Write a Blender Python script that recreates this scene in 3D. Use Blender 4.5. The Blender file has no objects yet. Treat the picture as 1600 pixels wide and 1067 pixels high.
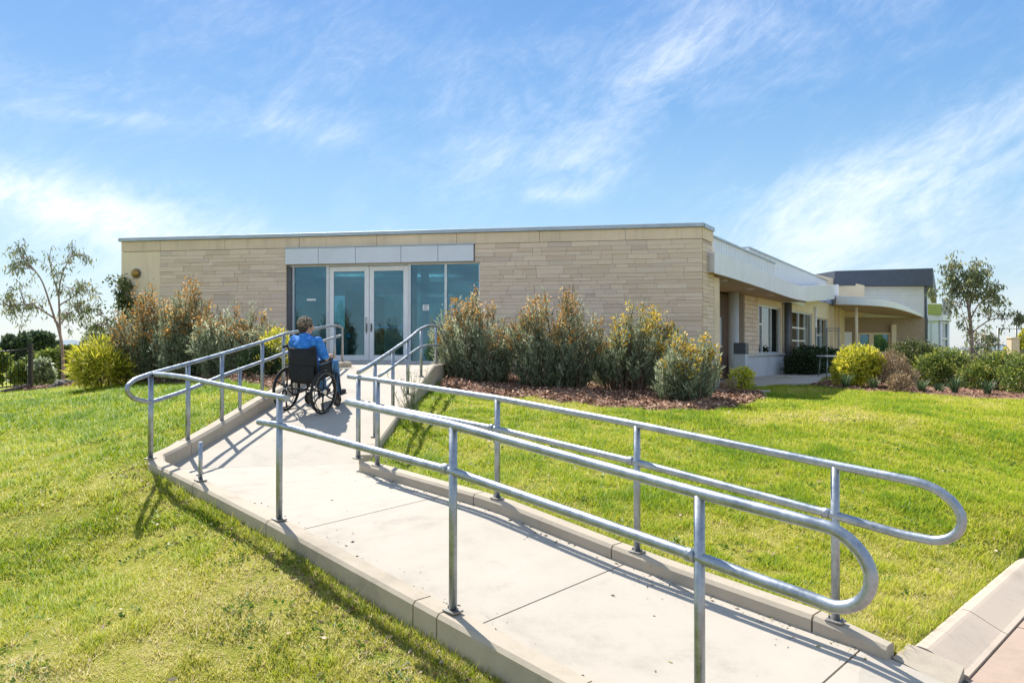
import bpy, math, random
import numpy as np
from mathutils import Vector, Matrix

# ------------------------------------------------------------------ scene, camera, light
S = bpy.context.scene
COL = S.collection
random.seed(7)
RNG = np.random.default_rng(11)
R = math.radians
ZC = 1.9                      # eye height above the road
F, HX, HY = 1200.0, 800.0, 545.0

cam_d = bpy.data.cameras.new('camera')
cam = bpy.data.objects.new('camera', cam_d); COL.objects.link(cam)
cam_d.sensor_width = 36; cam_d.lens = 27
cam_d.clip_start = 0.05; cam_d.clip_end = 9000
cam.location = (0, 0, ZC); cam.rotation_euler = (R(90.55), 0, 0)
S.camera = cam

SUN_DIR = Vector((-0.52, 0.85, 0)).normalized()       # horizontal direction towards the sun
SUN_EL = 50.0
to_sun = Vector((SUN_DIR.x*math.cos(R(SUN_EL)), SUN_DIR.y*math.cos(R(SUN_EL)), math.sin(R(SUN_EL))))
sun_d = bpy.data.lights.new('sun', 'SUN'); sun_d.energy = 5.0; sun_d.angle = R(0.53); sun_d.color = (1.0, 0.95, 0.87)
sun = bpy.data.objects.new('sun', sun_d); COL.objects.link(sun)
sun.rotation_euler = to_sun.to_track_quat('Z', 'Y').to_euler()
sun.location = (-20, 30, 40)

S.view_settings.view_transform = 'Standard'
S.view_settings.look = 'None'
S.view_settings.exposure = 0.75
S.view_settings.gamma = 1.0
S.view_settings.use_curve_mapping = False
S.cycles.max_bounces = 8
S.cycles.transparent_max_bounces = 12
S.cycles.use_denoising = True


class NT:
    """small helper round a node tree"""
    def __init__(self, tree):
        self.t = tree; self.n = tree.nodes; self.l = tree.links
    def new(self, typ, **kw):
        nd = self.n.new(typ)
        for k, v in kw.items(): setattr(nd, k, v)
        return nd
    def link(self, a, b): self.l.new(a, b)
    def val(self, sock, v):
        if hasattr(v, 'is_linked') or isinstance(v, bpy.types.NodeSocket): self.l.new(v, sock)
        else: sock.default_value = v
    def math(self, op, a, b=None, c=None, clamp=False):
        nd = self.n.new('ShaderNodeMath'); nd.operation = op; nd.use_clamp = clamp
        self.val(nd.inputs[0], a)
        if b is not None: self.val(nd.inputs[1], b)
        if c is not None: self.val(nd.inputs[2], c)
        return nd.outputs[0]
    def mix(self, fac, a, b, mode='MIX'):
        nd = self.n.new('ShaderNodeMix'); nd.data_type = 'RGBA'; nd.blend_type = mode
        self.val(nd.inputs[0], fac); self.val(nd.inputs[6], a); self.val(nd.inputs[7], b)
        return nd.outputs[2]
    def noise(self, vec, scale, detail=4, rough=0.55, dist=0.0):
        nd = self.n.new('ShaderNodeTexNoise')
        if vec is not None: self.l.new(vec, nd.inputs['Vector'])
        nd.inputs['Scale'].default_value = scale; nd.inputs['Detail'].default_value = detail
        nd.inputs['Roughness'].default_value = rough; nd.inputs['Distortion'].default_value = dist
        return nd.outputs[0]
    def ramp(self, fac, stops):
        nd = self.n.new('ShaderNodeValToRGB'); self.l.new(fac, nd.inputs[0])
        el = nd.color_ramp.elements
        while len(el) < len(stops): el.new(0.5)
        for e, (p, c) in zip(el, stops):
            e.position = p; e.color = c if len(c) == 4 else (*c, 1)
        return nd.outputs[0]
    def smooth(self, x, a, b, lo=0.0, hi=1.0):
        nd = self.n.new('ShaderNodeMapRange'); nd.interpolation_type = 'SMOOTHSTEP'
        self.val(nd.inputs[0], x)
        for k, v in zip((1, 2, 3, 4), (a, b, lo, hi)): nd.inputs[k].default_value = v
        return nd.outputs[0]


# world: physical sky with cirrus drawn in azimuth / elevation
W = bpy.data.worlds.new('World'); S.world = W; W.use_nodes = True
w = NT(W.node_tree); w.n.clear()
sky = w.new('ShaderNodeTexSky'); sky.sky_type = 'NISHITA'; sky.sun_disc = False
sky.sun_elevation = R(SUN_EL); sky.sun_rotation = math.atan2(SUN_DIR.x, SUN_DIR.y)
sky.air_density = 1.0; sky.dust_density = 0.4; sky.ozone_density = 2.2
tc = w.new('ShaderNodeTexCoord')
sep = w.new('ShaderNodeSeparateXYZ'); w.link(tc.outputs['Generated'], sep.inputs[0])
az = w.math('ARCTAN2', sep.outputs[0], sep.outputs[1])
el = w.math('ARCSINE', sep.outputs[2])
def aniso(rot, sx, sy, warp):
    """stretched coordinates on the sky for wisps that lean up to the right"""
    cb = w.new('ShaderNodeCombineXYZ'); w.link(az, cb.inputs[0]); w.link(el, cb.inputs[1])
    mp = w.new('ShaderNodeMapping'); mp.vector_type = 'TEXTURE'
    w.link(cb.outputs[0], mp.inputs[0]); mp.inputs['Rotation'].default_value = (0, 0, R(rot))
    mp.inputs['Scale'].default_value = (sx, sy, 1)
    return mp.outputs[0]
n_big = w.noise(aniso(20, 0.42, 0.20, 0), 1.6, 5, 0.6, 0.5)
n_str = w.noise(aniso(24, 0.28, 0.14, 0), 2.2, 9, 0.64, 1.2)
n_fine = w.noise(aniso(33, 0.085, 0.03, 0), 2.6, 7, 0.68, 1.0)
def blob(px, py, rx, ry, rot, amp):
    u, v = (px-HX)/F, (HY-py)/F
    a0 = math.atan(u); e0 = math.atan(v/math.hypot(1, u))
    da = w.math('SUBTRACT', az, a0); de = w.math('SUBTRACT', el, e0)
    c, s = math.cos(R(rot)), math.sin(R(rot))
    p = w.math('DIVIDE', w.math('ADD', w.math('MULTIPLY', da, c), w.math('MULTIPLY', de, s)), rx/F)
    q = w.math('DIVIDE', w.math('SUBTRACT', w.math('MULTIPLY', de, c), w.math('MULTIPLY', da, s)), ry/F)
    r2 = w.math('ADD', w.math('MULTIPLY', p, p), w.math('MULTIPLY', q, q))
    return w.math('MULTIPLY', w.math('EXPONENT', w.math('MULTIPLY', r2, -1.0)), amp)
blobs = [(1110, 70, 330, 110, 8, 0.60), (980, 160, 170, 40, 38, 0.45), (1500, 250, 330, 80, 22, 0.85),
         (1250, 300, 160, 40, 20, 0.4), (760, 255, 110, 45, 35, 0.65), (930, 275, 90, 45, 15, 0.55),
         (500, 205, 110, 26, -8, 0.5), (100, 320, 300, 48, -8, 1.05), (60, 420, 330, 90, 0, 0.5),
         (480, 80, 300, 90, -12, 0.4), (1480, 400, 420, 80, 5, 0.4), (60, 130, 240, 70, 0, 0.28), (170, 185, 130, 12, 2, 0.4), (860, 305, 60, 14, 0, 0.5)]
m = None
for b in blobs:
    g = blob(*b); m = g if m is None else w.math('ADD', m, g)
# outside the view a denser cloud veil is added to fill the shaded facade
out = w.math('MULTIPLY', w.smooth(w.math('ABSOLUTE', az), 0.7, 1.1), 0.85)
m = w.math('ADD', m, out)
st = w.math('ADD', w.math('MULTIPLY', n_str, 0.56), w.math('ADD', w.math('MULTIPLY', n_big, 0.53), w.math('MULTIPLY', n_fine, 0.30)))
wisp = w.smooth(w.math('ADD', st, w.math('MULTIPLY', m, 0.26)), 0.66, 1.30)
wisp = w.math('MULTIPLY', wisp, w.math('ADD', w.math('MULTIPLY', m, 0.75), 0.22), clamp=True)
# an added gradient evens the sky round the compass to fill shade, whitening the horizon
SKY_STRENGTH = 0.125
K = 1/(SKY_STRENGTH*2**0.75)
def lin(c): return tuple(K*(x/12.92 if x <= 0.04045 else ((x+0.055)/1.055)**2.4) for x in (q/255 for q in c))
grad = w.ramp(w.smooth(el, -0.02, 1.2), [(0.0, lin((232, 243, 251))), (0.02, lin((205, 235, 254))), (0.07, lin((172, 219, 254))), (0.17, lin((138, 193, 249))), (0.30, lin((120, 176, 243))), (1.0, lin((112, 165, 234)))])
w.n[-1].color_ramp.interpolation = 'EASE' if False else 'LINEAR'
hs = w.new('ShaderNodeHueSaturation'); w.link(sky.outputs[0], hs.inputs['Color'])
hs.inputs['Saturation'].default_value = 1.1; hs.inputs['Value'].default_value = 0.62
white = tuple(1.45*v for v in lin((247, 249, 252)))+(1,)  # clouds raised above display white to add fill light
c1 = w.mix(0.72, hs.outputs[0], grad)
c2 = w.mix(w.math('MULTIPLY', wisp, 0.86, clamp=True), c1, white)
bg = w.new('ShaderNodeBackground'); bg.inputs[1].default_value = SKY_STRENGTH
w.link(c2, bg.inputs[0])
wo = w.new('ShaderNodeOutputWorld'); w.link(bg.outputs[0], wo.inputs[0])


# ------------------------------------------------------------------ helpers
def tag(o, label=None, cat=None, group=None, kind=None):
    if label: o['label'] = label
    if cat: o['category'] = cat
    if group: o['group'] = group
    if kind: o['kind'] = kind
    return o

def empty(name, loc=(0, 0, 0), rz=0.0, **kw):
    o = bpy.data.objects.new(name, None); COL.objects.link(o)
    o.location = loc; o.rotation_euler = (0, 0, rz); o.empty_display_size = 0.2
    return tag(o, **kw)

def link(name, me, mat=None, parent=None):
    o = bpy.data.objects.new(name, me); COL.objects.link(o)
    if mat is not None and not me.materials: me.materials.append(mat)
    if parent is not None: o.parent = parent
    return o

def raw_mesh(name, V, faces_n, idx):
    """V (n,3), every face has faces_n corners, idx flat"""
    V = np.asarray(V, dtype=np.float32); idx = np.asarray(idx, dtype=np.int32).ravel()
    me = bpy.data.meshes.new(name)
    nf = len(idx)//faces_n
    me.vertices.add(len(V)); me.vertices.foreach_set('co', V.ravel())
    me.loops.add(len(idx)); me.loops.foreach_set('vertex_index', idx)
    me.polygons.add(nf)
    me.polygons.foreach_set('loop_start', np.arange(nf, dtype=np.int32)*faces_n)
    try: me.polygons.foreach_set('loop_total', np.full(nf, faces_n, dtype=np.int32))
    except Exception: pass
    me.update(calc_edges=True)
    return me

def point_attr(me, name, arr):
    a = me.attributes.new(name, 'FLOAT', 'POINT'); a.data.foreach_set('value', np.asarray(arr, dtype=np.float32))

class MB:
    """collects shapes into one mesh"""
    def __init__(self): self.v = []; self.f = []; self.sm = []
    def add(self, vs, fs, smooth=False):
        b = len(self.v); self.v += [tuple(p) for p in vs]
        for f in fs: self.f.append(tuple(b+i for i in f)); self.sm.append(smooth)
    def box(self, x0, x1, y0, y1, z0, z1, M=None):
        vs = [Vector(p) for p in ((x0,y0,z0),(x1,y0,z0),(x1,y1,z0),(x0,y1,z0),(x0,y0,z1),(x1,y0,z1),(x1,y1,z1),(x0,y1,z1))]
        if M is not None: vs = [M @ p for p in vs]
        self.add(vs, [(0,3,2,1),(4,5,6,7),(0,1,5,4),(1,2,6,5),(2,3,7,6),(3,0,4,7)])
    def rbox(self, x0, x1, y0, y1, z0, z1, r, M=None):
        """box with chamfered edges"""
        pts = []
        cx, cy, cz = (x0+x1)/2, (y0+y1)/2, (z0+z1)/2
        hx, hy, hz = (x1-x0)/2, (y1-y0)/2, (z1-z0)/2
        r = min(r, hx*.99, hy*.99, hz*.99)
        vid = {}
        vs = []
        for sx in (-1,1):
            for sy in (-1,1):
                for sz in (-1,1):
                    for ax in range(3):
                        p = [hx-r, hy-r, hz-r]; p[ax] += r
                        vid[(sx,sy,sz,ax)] = len(vs)
                        vs.append(Vector((cx+sx*p[0], cy+sy*p[1], cz+sz*p[2])))
        fs = []
        def face(keys, n):
            ids = [vid[k] for k in keys]
            a, b, c = vs[ids[0]], vs[ids[1]], vs[ids[2]]
            if (b-a).cross(c-b).dot(Vector(n)) < 0: ids = ids[::-1]
            fs.append(tuple(ids))
        for ax in range(3):
            o = [i for i in range(3) if i != ax]
            for s in (-1,1):
                ks = []
                for a, b in ((-1,-1),(1,-1),(1,1),(-1,1)):
                    k = [0,0,0]; k[ax]=s; k[o[0]]=a; k[o[1]]=b; ks.append((*k, ax))
                n = [0,0,0]; n[ax]=s; face(ks, n)
            for a in (-1,1):
                for b in (-1,1):
                    k1=[0,0,0]; k2=[0,0,0]; k1[o[0]]=k2[o[0]]=a; k1[o[1]]=k2[o[1]]=b; k1[ax]=-1; k2[ax]=1
                    n=[0,0,0]; n[o[0]]=a; n[o[1]]=b
                    face([(*k1,o[0]),(*k2,o[0]),(*k2,o[1]),(*k1,o[1])], n)
        for sx in (-1,1):
            for sy in (-1,1):
                for sz in (-1,1): face([(sx,sy,sz,0),(sx,sy,sz,1),(sx,sy,sz,2)], (sx,sy,sz))
        if M is not None: vs = [M @ p for p in vs]
        self.add(vs, fs)
    def tube(self, pts, r, n=12, caps=True, smooth=True):
        pts = [Vector(p) for p in pts]
        rs = r if isinstance(r, (list, tuple, np.ndarray)) else [r]*len(pts)
        t0 = (pts[1]-pts[0]).normalized()
        ref = Vector((0,0,1)) if abs(t0.z) < 0.9 else Vector((1,0,0))
        nrm = (ref - t0*ref.dot(t0)).normalized()
        b0 = len(self.v); rings = len(pts)
        for i, p in enumerate(pts):
            if i == 0: t = t0
            elif i == rings-1: t = (pts[-1]-pts[-2]).normalized()
            else: t = ((pts[i+1]-p).normalized() + (p-pts[i-1]).normalized()).normalized()
            nrm = (nrm - t*nrm.dot(t)).normalized(); bn = t.cross(nrm)
            for k in range(n):
                a = 2*math.pi*k/n
                self.v.append(tuple(p + (nrm*math.cos(a) + bn*math.sin(a))*rs[i]))
        for i in range(rings-1):
            for k in range(n):
                a, b = b0+i*n+k, b0+i*n+(k+1) % n
                self.f.append((a, b, b+n, a+n)); self.sm.append(smooth)
        if caps:
            self.f.append(tuple(b0+k for k in range(n-1, -1, -1))); self.sm.append(False)
            self.f.append(tuple(b0+(rings-1)*n+k for k in range(n))); self.sm.append(False)
    def ball(self, c, r, nu=12, nv=8, sc=(1,1,1)):
        vs = []; fs = []
        for j in range(nv+1):
            th = math.pi*j/nv
            for i in range(nu):
                ph = 2*math.pi*i/nu
                vs.append((c[0]+r*sc[0]*math.sin(th)*math.cos(ph), c[1]+r*sc[1]*math.sin(th)*math.sin(ph), c[2]+r*sc[2]*math.cos(th)))
        for j in range(nv):
            for i in range(nu):
                a, b = j*nu+i, j*nu+(i+1) % nu
                fs.append((a, a+nu, b+nu, b))
        self.add(vs, fs, True)
    def prism(self, poly, z0, z1):
        """poly of (x,y); z0/z1 numbers or lists"""
        n = len(poly)
        za = z0 if isinstance(z0, (list, tuple)) else [z0]*n
        zb = z1 if isinstance(z1, (list, tuple)) else [z1]*n
        area = sum(poly[i][0]*poly[(i+1)%n][1]-poly[(i+1)%n][0]*poly[i][1] for i in range(n))
        o = list(range(n)) if area > 0 else list(range(n-1, -1, -1))
        vs = [(poly[i][0], poly[i][1], za[i]) for i in o] + [(poly[i][0], poly[i][1], zb[i]) for i in o]
        fs = [tuple(range(n-1, -1, -1)), tuple(range(n, 2*n))] + [(i, (i+1)%n, n+(i+1)%n, n+i) for i in range(n)]
        self.add(vs, fs)
    def build(self, name, mat=None, parent=None, **kw):
        me = bpy.data.meshes.new(name)
        me.from_pydata(self.v, [], self.f)
        me.polygons.foreach_set('use_smooth', self.sm)
        me.update()
        return tag(link(name, me, mat, parent), **kw)

def ray(px, py): return Vector(((px-HX)/F, 1.0, (HY-py)/F))
def at(px, py, Y):
    r = ray(px, py); return Vector((r.x*Y, Y, r.z*Y+ZC))
def on_plane(px, py, P0, d):
    """the pixel's ray met with the vertical plane through P0 along d (plan vectors)"""
    k = (px-HX)/F
    # P0 + d*s : x = k*y
    s = (k*P0[1]-P0[0])/(d[0]-k*d[1])
    Y = P0[1]+d[1]*s
    return Vector((P0[0]+d[0]*s, Y, (HY-py)/F*Y+ZC))
def lerp_tab(tab, t):
    return float(np.interp(t, [a for a, _ in tab], [b for _, b in tab]))
def copy_tree(o, parent=None):
    c = o.copy(); COL.objects.link(c)
    if parent is not None: c.parent = parent
    for ch in o.children: copy_tree(ch, c)
    return c

# ------------------------------------------------------------------ materials
def new_mat(name):
    m_ = bpy.data.materials.new(name); m_.use_nodes = True
    t = NT(m_.node_tree); t.n.clear()
    o = t.new('ShaderNodeOutputMaterial'); p = t.new('ShaderNodeBsdfPrincipled')
    t.link(p.outputs[0], o.inputs[0])
    return m_, t, p, o
def pos(t): return t.new('ShaderNodeNewGeometry').outputs['Position']
def bump(t, p, h, strength=0.3, dist=0.01):
    b = t.new('ShaderNodeBump'); b.inputs['Strength'].default_value = strength; b.inputs['Distance'].default_value = dist
    t.link(h, b.inputs['Height']); t.link(b.outputs[0], p.inputs['Normal'])
def simple(name, col, rough=0.6, metal=0.0, var=0.12, scale=6.0, bumpk=0.0, spec=0.5, streak=0.0):
    m_, t, p, o = new_mat(name)
    n = t.noise(pos(t), scale, 6, 0.6)
    a = tuple(c*(1-var) for c in col)+(1,); b = tuple(min(1, c*(1+var)) for c in col)+(1,)
    bc = t.ramp(n, [(0.3, a), (0.7, b)])
    if streak:     # rain streaks running down
        mp = t.new('ShaderNodeMapping'); t.link(pos(t), mp.inputs[0]); mp.inputs['Scale'].default_value = (9, 9, 0.7)
        bc = t.mix(t.smooth(t.noise(mp.outputs[0], 1.0, 6, 0.7), 0.48, 0.75, 0, streak*2), bc, tuple(c*0.55 for c in col)+(1,))
    t.link(bc, p.inputs['Base Color'])
    p.inputs['Metallic'].default_value = metal
    p.inputs['Specular IOR Level'].default_value = spec
    r = t.smooth(t.noise(pos(t), scale*2.3, 4), 0.3, 0.7, max(0.03, rough-0.08), min(1, rough+0.08))
    t.link(r, p.inputs['Roughness'])
    if bumpk: bump(t, p, t.noise(pos(t), scale*14, 5), bumpk, 0.004)
    return m_
M = {}
def concrete(name, col, stain=0.21, speck=0.06):
    m_, t, p, o = new_mat(name)
    P = pos(t)
    big = t.noise(P, 0.9, 6, 0.62, 0.4); mid = t.noise(P, 5.0, 7, 0.65); fine = t.noise(P, 90, 3, 0.6)
    k = t.math('ADD', t.math('MULTIPLY', big, 0.55), t.math('ADD', t.math('MULTIPLY', mid, 0.33), t.math('MULTIPLY', fine, 0.12)))
    c = t.ramp(k, [(0.28, tuple(x*(1-stain*1.6) for x in col)), (0.48, col), (0.72, tuple(min(1, x*(1+stain*0.6)) for x in col))])
    # a few darker blotches and grit
    spot = t.smooth(t.noise(P, 2.3, 8, 0.7, 1.0), 0.57, 0.74, 0, 0.30)
    c = t.mix(spot, c, tuple(x*0.62 for x in col)+(1,))
    gr = t.smooth(t.noise(P, 160, 2, 0.5), 0.64, 0.72, 0, speck*4)
    c = t.mix(gr, c, tuple(x*0.5 for x in col)+(1,))
    t.link(c, p.inputs['Base Color']); p.inputs['Roughness'].default_value = 0.88
    p.inputs['Specular IOR Level'].default_value = 0.25
    h = t.math('ADD', t.math('MULTIPLY', fine, 0.6), t.math('MULTIPLY', mid, 0.6))
    bump(t, p, h, 0.25, 0.006)
    return m_
M['slab'] = concrete('slab concrete', (0.425, 0.38, 0.315))
M['kerb'] = concrete('kerb concrete', (0.42, 0.36, 0.275), 0.24, 0.1)
M['roadkerb'] = concrete('road kerb concrete', (0.50, 0.41, 0.32), 0.2, 0.1)
M['road'] = concrete('pinkish pavement', (0.37, 0.28, 0.215), 0.2, 0.25)
M['joint'] = simple('joint filler', (0.10, 0.09, 0.08), 0.9)
# galvanised pipe
m_, t, p, o = new_mat('galvanised steel'); P = pos(t)
vor = t.new('ShaderNodeTexVoronoi'); t.link(P, vor.inputs['Vector']); vor.inputs['Scale'].default_value = 70
n = t.noise(P, 9, 7, 0.65)
k = t.math('ADD', t.math('MULTIPLY', vor.outputs['Distance'], 0.12), n)
t.link(t.ramp(k, [(0.35, (0.22, 0.25, 0.285)), (0.6, (0.36, 0.395, 0.43)), (0.85, (0.50, 0.53, 0.56))]), p.inputs['Base Color'])
p.inputs['Metallic'].default_value = 0.85
t.link(t.smooth(n, 0.3, 0.75, 0.36, 0.58), p.inputs['Roughness'])
bump(t, p, t.noise(P, 45, 4), 0.08, 0.003)
M['galv'] = m_
M['galv_dark'] = simple('weathered fitting', (0.25, 0.24, 0.22), 0.55, 0.7, 0.3, 25)
M['anod'] = simple('anodised aluminium', (0.62, 0.63, 0.65), 0.42, 0.55, 0.06, 5)
M['white_al'] = simple('white powder coated frame', (0.80, 0.80, 0.80), 0.4, 0.1, 0.05, 4)
M['lintel'] = simple('silver composite panel', (0.68, 0.71, 0.77), 0.55, 0.2, 0.04, 2)
M['coping'] = simple('zinc coping', (0.40, 0.45, 0.50), 0.4, 0.6, 0.1, 3)
M['render'] = simple('sandy render', (0.80, 0.655, 0.47), 0.85, 0, 0.07, 1.6, 0.15, streak=0.18)
M['frieze'] = simple('precast band', (0.76, 0.60, 0.43), 0.85, 0, 0.09, 1.2, 0.15, streak=0.22)
M['mortar'] = simple('mortar', (0.50, 0.42, 0.33), 0.95, 0, 0.1, 8, 0.3)
def stone_mat(name, use_island):
    m_, t, p, o = new_mat(name); P = pos(t)
    if use_island: rnd = t.new('ShaderNodeNewGeometry').outputs['Random Per Island']
    else: rnd = t.new('ShaderNodeObjectInfo').outputs['Random']
    c = t.ramp(rnd, [(0.0, (0.65, 0.51, 0.38)), (0.22, (0.71, 0.56, 0.425)), (0.5, (0.75, 0.60, 0.46)), (0.75, (0.79, 0.645, 0.50)), (0.93, (0.71, 0.585, 0.47)), (1.0, (0.60, 0.49, 0.40))])
    mp = t.new('ShaderNodeMapping'); t.link(P, mp.inputs[0]); mp.inputs['Scale'].default_value = (1.5, 1.5, 9)
    n = t.noise(mp.outputs[0], 3.0, 6, 0.65, 0.6)
    c = t.mix(t.smooth(n, 0.35, 0.75, 0, 0.45), c, (0.64, 0.51, 0.40, 1))
    t.link(c, p.inputs['Base Color']); p.inputs['Roughness'].default_value = 0.9; p.inputs['Specular IOR Level'].default_value = 0.2
    bump(t, p, t.noise(mp.outputs[0], 14, 6, 0.7), 0.35, 0.01)
    return m_
M['stone'] = stone_mat('limestone block', False)
M['stone_i'] = stone_mat('limestone blocks in bulk', True)
def glass_mat(name, tint, refl, rough=0.01, mirror=(0.62, 0.86, 0.95)):
    m_ = bpy.data.materials.new(name); m_.use_nodes = True; t = NT(m_.node_tree); t.n.clear()
    o = t.new('ShaderNodeOutputMaterial')
    tr = t.new('ShaderNodeBsdfTransparent'); tr.inputs[0].default_value = (*tint, 1)
    gl = t.new('ShaderNodeBsdfGlossy'); gl.inputs['Color'].default_value = (*mirror, 1); gl.inputs['Roughness'].default_value = rough
    fr = t.new('ShaderNodeFresnel'); fr.inputs[0].default_value = 1.5
    n = t.noise(pos(t), 0.7, 2)
    bp = t.new('ShaderNodeBump'); bp.inputs['Strength'].default_value = 0.04; bp.inputs['Distance'].default_value = 0.05
    t.link(n, bp.inputs['Height']); t.link(bp.outputs[0], gl.inputs['Normal'])
    f = t.math('ADD', t.math('MULTIPLY', fr.outputs[0], 0.9), refl, clamp=True)
    mx = t.new('ShaderNodeMixShader'); t.link(f, mx.inputs[0]); t.link(tr.outputs[0], mx.inputs[1]); t.link(gl.outputs[0], mx.inputs[2])
    t.link(mx.outputs[0], o.inputs[0]); return m_
M['glass'] = glass_mat('teal tinted glass', (0.34, 0.68, 0.80), 0.07)
M['glass_wing'] = glass_mat('grey window glass', (0.60, 0.68, 0.68), 0.12, mirror=(0.85, 0.9, 0.9))
M['white_metal'] = simple('white metal cladding', (0.76, 0.77, 0.80), 0.45, 0.1, 0.04, 2, streak=0.12)
M['soffit'] = simple('tan soffit lining', (0.52, 0.35, 0.20), 0.6, 0, 0.08, 2)
M['cream'] = simple('cream wall paint', (0.74, 0.61, 0.42), 0.8, 0, 0.05, 2, 0.1)
M['greyconc'] = concrete('pale grey wall base', (0.50, 0.52, 0.54), 0.2)
M['slate'] = simple('dark blue-grey roof cladding', (0.075, 0.09, 0.13), 0.55, 0.2, 0.1, 2)
M['board'] = simple('white weatherboard', (0.72, 0.70, 0.66), 0.7, 0, 0.05, 3)
M['tan'] = simple('tan brickwork far', (0.36, 0.27, 0.19), 0.9, 0, 0.1, 6, 0.2)
M['lime'] = simple('lime green panel', (0.46, 0.55, 0.14), 0.45)
M['dark'] = simple('dark recess', (0.05, 0.045, 0.04), 0.8)
M['darkgrey'] = simple('dark grey metal', (0.10, 0.11, 0.12), 0.5, 0.3)
M['brown'] = simple('brown door', (0.14, 0.085, 0.06), 0.6)
M['bronze'] = simple('bronze lamp glass', (0.34, 0.21, 0.05), 0.35, 0.5)
M['black_metal'] = simple('black powder coat', (0.012, 0.012, 0.013), 0.45, 0.2)
M['paper'] = simple('white paper', (0.82, 0.83, 0.83), 0.8, 0, 0.03)
M['ink'] = simple('grey print', (0.18, 0.2, 0.22), 0.8)
M['orange'] = simple('orange sticker', (0.72, 0.36, 0.08), 0.6)
M['int_wall'] = simple('interior wall', (0.60, 0.62, 0.60), 0.85)
m_, t, p, o = new_mat('lit tube and fill'); p.inputs['Emission Color'].default_value = (1, 0.97, 0.9, 1); p.inputs['Emission Strength'].default_value = 3.5; M['lit'] = m_  # emission shared by the lamp strip and the added fill strips
M['int_floor'] = simple('interior floor', (0.30, 0.32, 0.32), 0.6)
M['int_dark'] = simple('interior dark joinery', (0.06, 0.09, 0.10), 0.6)
M['int_white'] = simple('interior ceiling', (0.75, 0.76, 0.76), 0.9)
# ------------------------------------------------------------------ layout of the ramp
A0 = Vector((-0.345, 4.5)); U2 = Vector((-0.713, 0.701)).normalized(); V2 = Vector((0.701, 0.713)).normalized()
RW = 1.65
Zl = [(-2.4, -1.765), (-1.63, -1.72), (0, -1.54), (2.03, -1.317), (3.46, -1.184), (4.56, -1.097)]
Zr = [(-2.4, -1.765), (-1.85, -1.645), (-1.563, -1.614), (-0.133, -1.474), (1.308, -1.28), (3.07, -1.18), (3.6, -1.165)]
def pl(t, s=0.0): return A0 + U2*t + V2*s
def zl(t): return lerp_tab(Zl, t)+ZC
def zr(t): return lerp_tab(Zr, t)+ZC
LUx = lambda y: -3.6+0.07*(y-7.7)
RUx = lambda y: -1.60+0.035*(y-8.2)
def z_up(y):      # slab surface of the upper flight
    return float(np.interp(y, [7.6, 8.1, 13.3, 30], [-1.24, -1.235, -0.345, -0.345]))+ZC
def zk_l(y): return float(np.interp(y, [7.7, 9.0, 10.36, 13.3, 20], [-1.097, -0.90, -0.66, -0.235, -0.235]))+ZC
def zk_r(y): return z_up(y)+float(np.interp(y, [8.2, 8.6, 13, 18], [0.06, 0.10, 0.07, 0.05]))

# facade frame (building turned slightly)
F0 = Vector((-10.1, 19.84)); F1 = Vector((4.32, 17.42)); FD = (F1-F0).normalized(); FN = Vector((-FD.y, FD.x))
FANG = math.atan2(FD.y, FD.x)
W0 = Vector((4.75, 18.15)); WD = Vector((10.65, 18.85)).normalized(); WANG = math.atan2(WD.y, WD.x)

# ------------------------------------------------------------------ terrain
ctrl = [  # x, y, z relative to the eye
 (-2.84,4.25,-1.85),(-1.5,4.3,-1.87),(-4.2,6.3,-1.60),(-3.05,6.3,-1.60),(-6.97,10.45,-1.35),(-8.75,16.5,-0.82),(-10.7,18.0,-0.96),(-12.5,19.2,-1.08),
 (-13.7,20.6,-1.18),(-3.35,11.0,-0.62),(-5,12.7,-0.62),(-6.5,14.5,-0.70),(-4.2,9.0,-0.98),(-4.3,7.6,-1.27),(-5.5,9.0,-1.2),
 (-9,19.5,-0.6),(-6,18.5,-0.42),(-5,16.5,-0.45),(-3.6,14.5,-0.42),(-10,13,-1.15),(-13,15,-1.25),(-16,20,-1.35),(-12,23,-1.1),(-8,8,-1.55),(-8,4,-1.9),(-14,6,-1.9),
 (2.0,4.75,-1.68),(0.97,5.65,-1.53),(-0.08,6.66,-1.345),(-1.3,7.92,-1.235),(-1.42,8.5,-1.17),(-1.3,10.5,-0.90),(-1.25,12,-0.74),(-1.15,13.5,-0.64),(-0.9,16,-0.56),
 (0.37,8.9,-1.14),(2.3,9.3,-1.2),(2.8,6.8,-1.47),(4.7,7.06,-1.5),(6.97,10.45,-1.32),(4.26,10.2,-1.15),(0.53,12.75,-0.85),(3.2,12.4,-0.97),(5.46,17,-0.96),(6.9,20.7,-0.97),
 (8.1,19,-1.0),(11.5,17.25,-1.15),(9.6,17.75,-1.09),(0.5,17.5,-0.58),(3,17,-0.72),(4.6,16.5,-0.93),(10,24,-0.98),(10,33,-0.98),(16,30,-1.05),(16,20,-1.2),(15,12,-1.4),
 (2.6,4.75,-1.76),(4.2,6.3,-1.75),(7,9.2,-1.75),(1.2,2.5,-1.93),(3,3,-1.93),(0,0,-1.97),(-3,0,-2.0),(8,4,-2.0),(14,6,-2.0),(0,-2,-2.05),(-8,-1,-2.05),(0,24,-0.5),(-6,24,-0.6),
]
for t_, dz in ((-1.6,-0.22),(-0.8,-0.2),(0,-0.185),(1,-0.16),(2.03,-0.14),(3,-0.12),(3.8,-0.10),(4.5,-0.11)):
    q = pl(t_, -0.16); ctrl.append((q.x, q.y, lerp_tab(Zl, t_)+dz))
C_ = np.array(ctrl); CN = len(C_)
def _phi(r2): return np.where(r2 > 1e-9, 0.5*r2*np.log(np.maximum(r2, 1e-9)), 0)
_d2 = ((C_[:, None, :2]-C_[None, :, :2])**2).sum(-1)
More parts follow.
